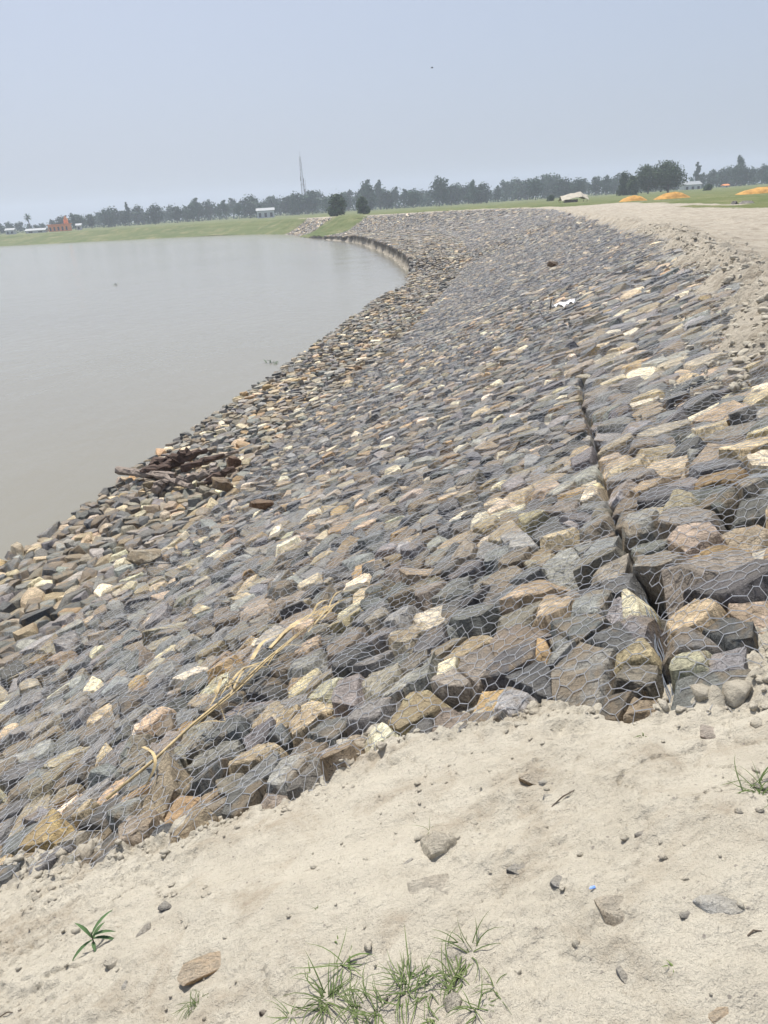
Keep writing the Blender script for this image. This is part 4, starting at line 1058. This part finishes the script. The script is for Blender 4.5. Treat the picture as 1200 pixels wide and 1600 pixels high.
def house(x, y, D, wx, wy, h, roof, mw, mr, lab, name, wins, rise=1.2, tower=False, rz=.1):
    p = at_dist(x, y, D); p.z = -.9; e = empty(name, p, lab, 'building'); e.rotation_euler = (0, 0, rz)
    m = MB(); m.box((0, 0, h/2-.3), (wx, wy, h+.6)); m.build('wall', mw, e)
    m = MB(); a, b = wx/2+.4, wy/2+.4
    if roof == 'gable': V = [(-a, -b, h+.003), (a, -b, h+.003), (a, b, h+.003), (-a, b, h+.003), (-a, 0, h+rise), (a, 0, h+rise)]; m.add(V, [(0, 1, 5, 4), (2, 3, 4, 5), (1, 2, 5), (3, 0, 4), (3, 2, 1, 0)])
    else: m.box((0, 0, h+.153), (2*a, 2*b, .3))
    m.build('roof', mr, e)
    for i in range(wins):
        u = -wx/2+wx*(i+.5)/wins; w = m = MB(); m.box((u, -wy/2-.012, h*.42), (wx/wins*.42, .06, h*.55)); fr = m.build('window', M_DARK, e)
    if tower:
        m = MB(); m.box((wx*.36, -.4, h*.75), (1.7, 1.9, h*1.7)); tw = m.build('tower', mw, e)
        m = MB(); m.add([(wx*.36-1, -1.4, h*1.6+.003), (wx*.36+1, -1.4, h*1.6+.003), (wx*.36+1, .6, h*1.6+.003), (wx*.36-1, .6, h*1.6+.003), (wx*.36, -.4, h*2.3)], [(0, 1, 4), (1, 2, 4), (2, 3, 4), (3, 0, 4), (3, 2, 1, 0)]); m.build('spire', mr, tw)
house(95, 362, 405, 9.5, 6, 3.1, 'flat', M_ORANGE, M_ORANGE, 'bright orange building with a pointed tower at the left tree line', 'temple', 5, tower=True)
house(416, 342, 415, 8.5, 6, 3.6, 'gable', M_PLASTER, M_TIN, 'white house with tin roof in front of the middle left trees', 'house', 3)
house(58, 364, 400, 9, 5, 1.2, 'gable', M_PLASTER, M_TIN, 'long low pale-roofed shed left of the orange building', 'shed', 2, .9)
house(125, 361, 410, 2.2, 2.2, 2.2, 'gable', M_PLASTER, M_PLASTER, 'tiny white hut just right of the orange building', 'hut', 1, .9)
house(18, 366, 410, 4, 4, 2, 'gable', M_PLASTER, M_TIN, 'small pale hut among the leftmost trees', 'hut', 2, .9)
house(1078, 294, 420, 9, 6, 3.0, 'gable', M_PLASTER, M_TIN, 'pale tin-roofed house right of the dark shade trees', 'house', 3, 1.6)
house(1133, 292, 420, 2.5, 2.5, 1.6, 'gable', M_PLASTER, M_ORANGE, 'tiny hut with reddish roof in front of the right tree line', 'hut', 1, .7)
# bird
p = at_dist(675, 106, 70); mb = MB(); mb.tube([(-.12, 0, 0), (0, 0, .01), (.12, 0, .0)], [.01, .035, .008], 6)
e = empty('bird', p, 'tiny dark bird gliding high in the sky', 'bird'); mb.build('body', M_DARK, e)
for s_ in (-1, 1):
    m = MB(); m.add([(-.04, 0, .0), (.05, 0, .0), (.03, s_*.16, .05), (-.05, s_*.3, .02), (-.04, 0, .01), (.05, 0, .01), (.03, s_*.16, .06), (-.05, s_*.3, .03)], [(0, 1, 2, 3), (7, 6, 5, 4), (0, 4, 5, 1), (1, 5, 6, 2), (2, 6, 7, 3), (3, 7, 4, 0)]); m.build('wing', M_DARK, e)

# ------------------------------------------------------------------ haze
def haze():
    m = bpy.data.materials.new('haze_air'); m.use_nodes = True; t = m.node_tree; t.nodes.clear()
    v = t.nodes.new('ShaderNodeVolumePrincipled'); v.inputs['Color'].default_value = (.70, .77, .89, 1); v.inputs['Density'].default_value = .0006; v.inputs['Anisotropy'].default_value = .2
    o_ = t.nodes.new('ShaderNodeOutputMaterial'); t.links.new(v.outputs[0], o_.inputs['Volume'])
    mb = MB(); mb.box((0, 300, 27), (4200, 4200, 68)); o = mb.build('haze', m); tag(o, 'pale humid haze over the river plain', 'haze', kind='stuff')
haze()
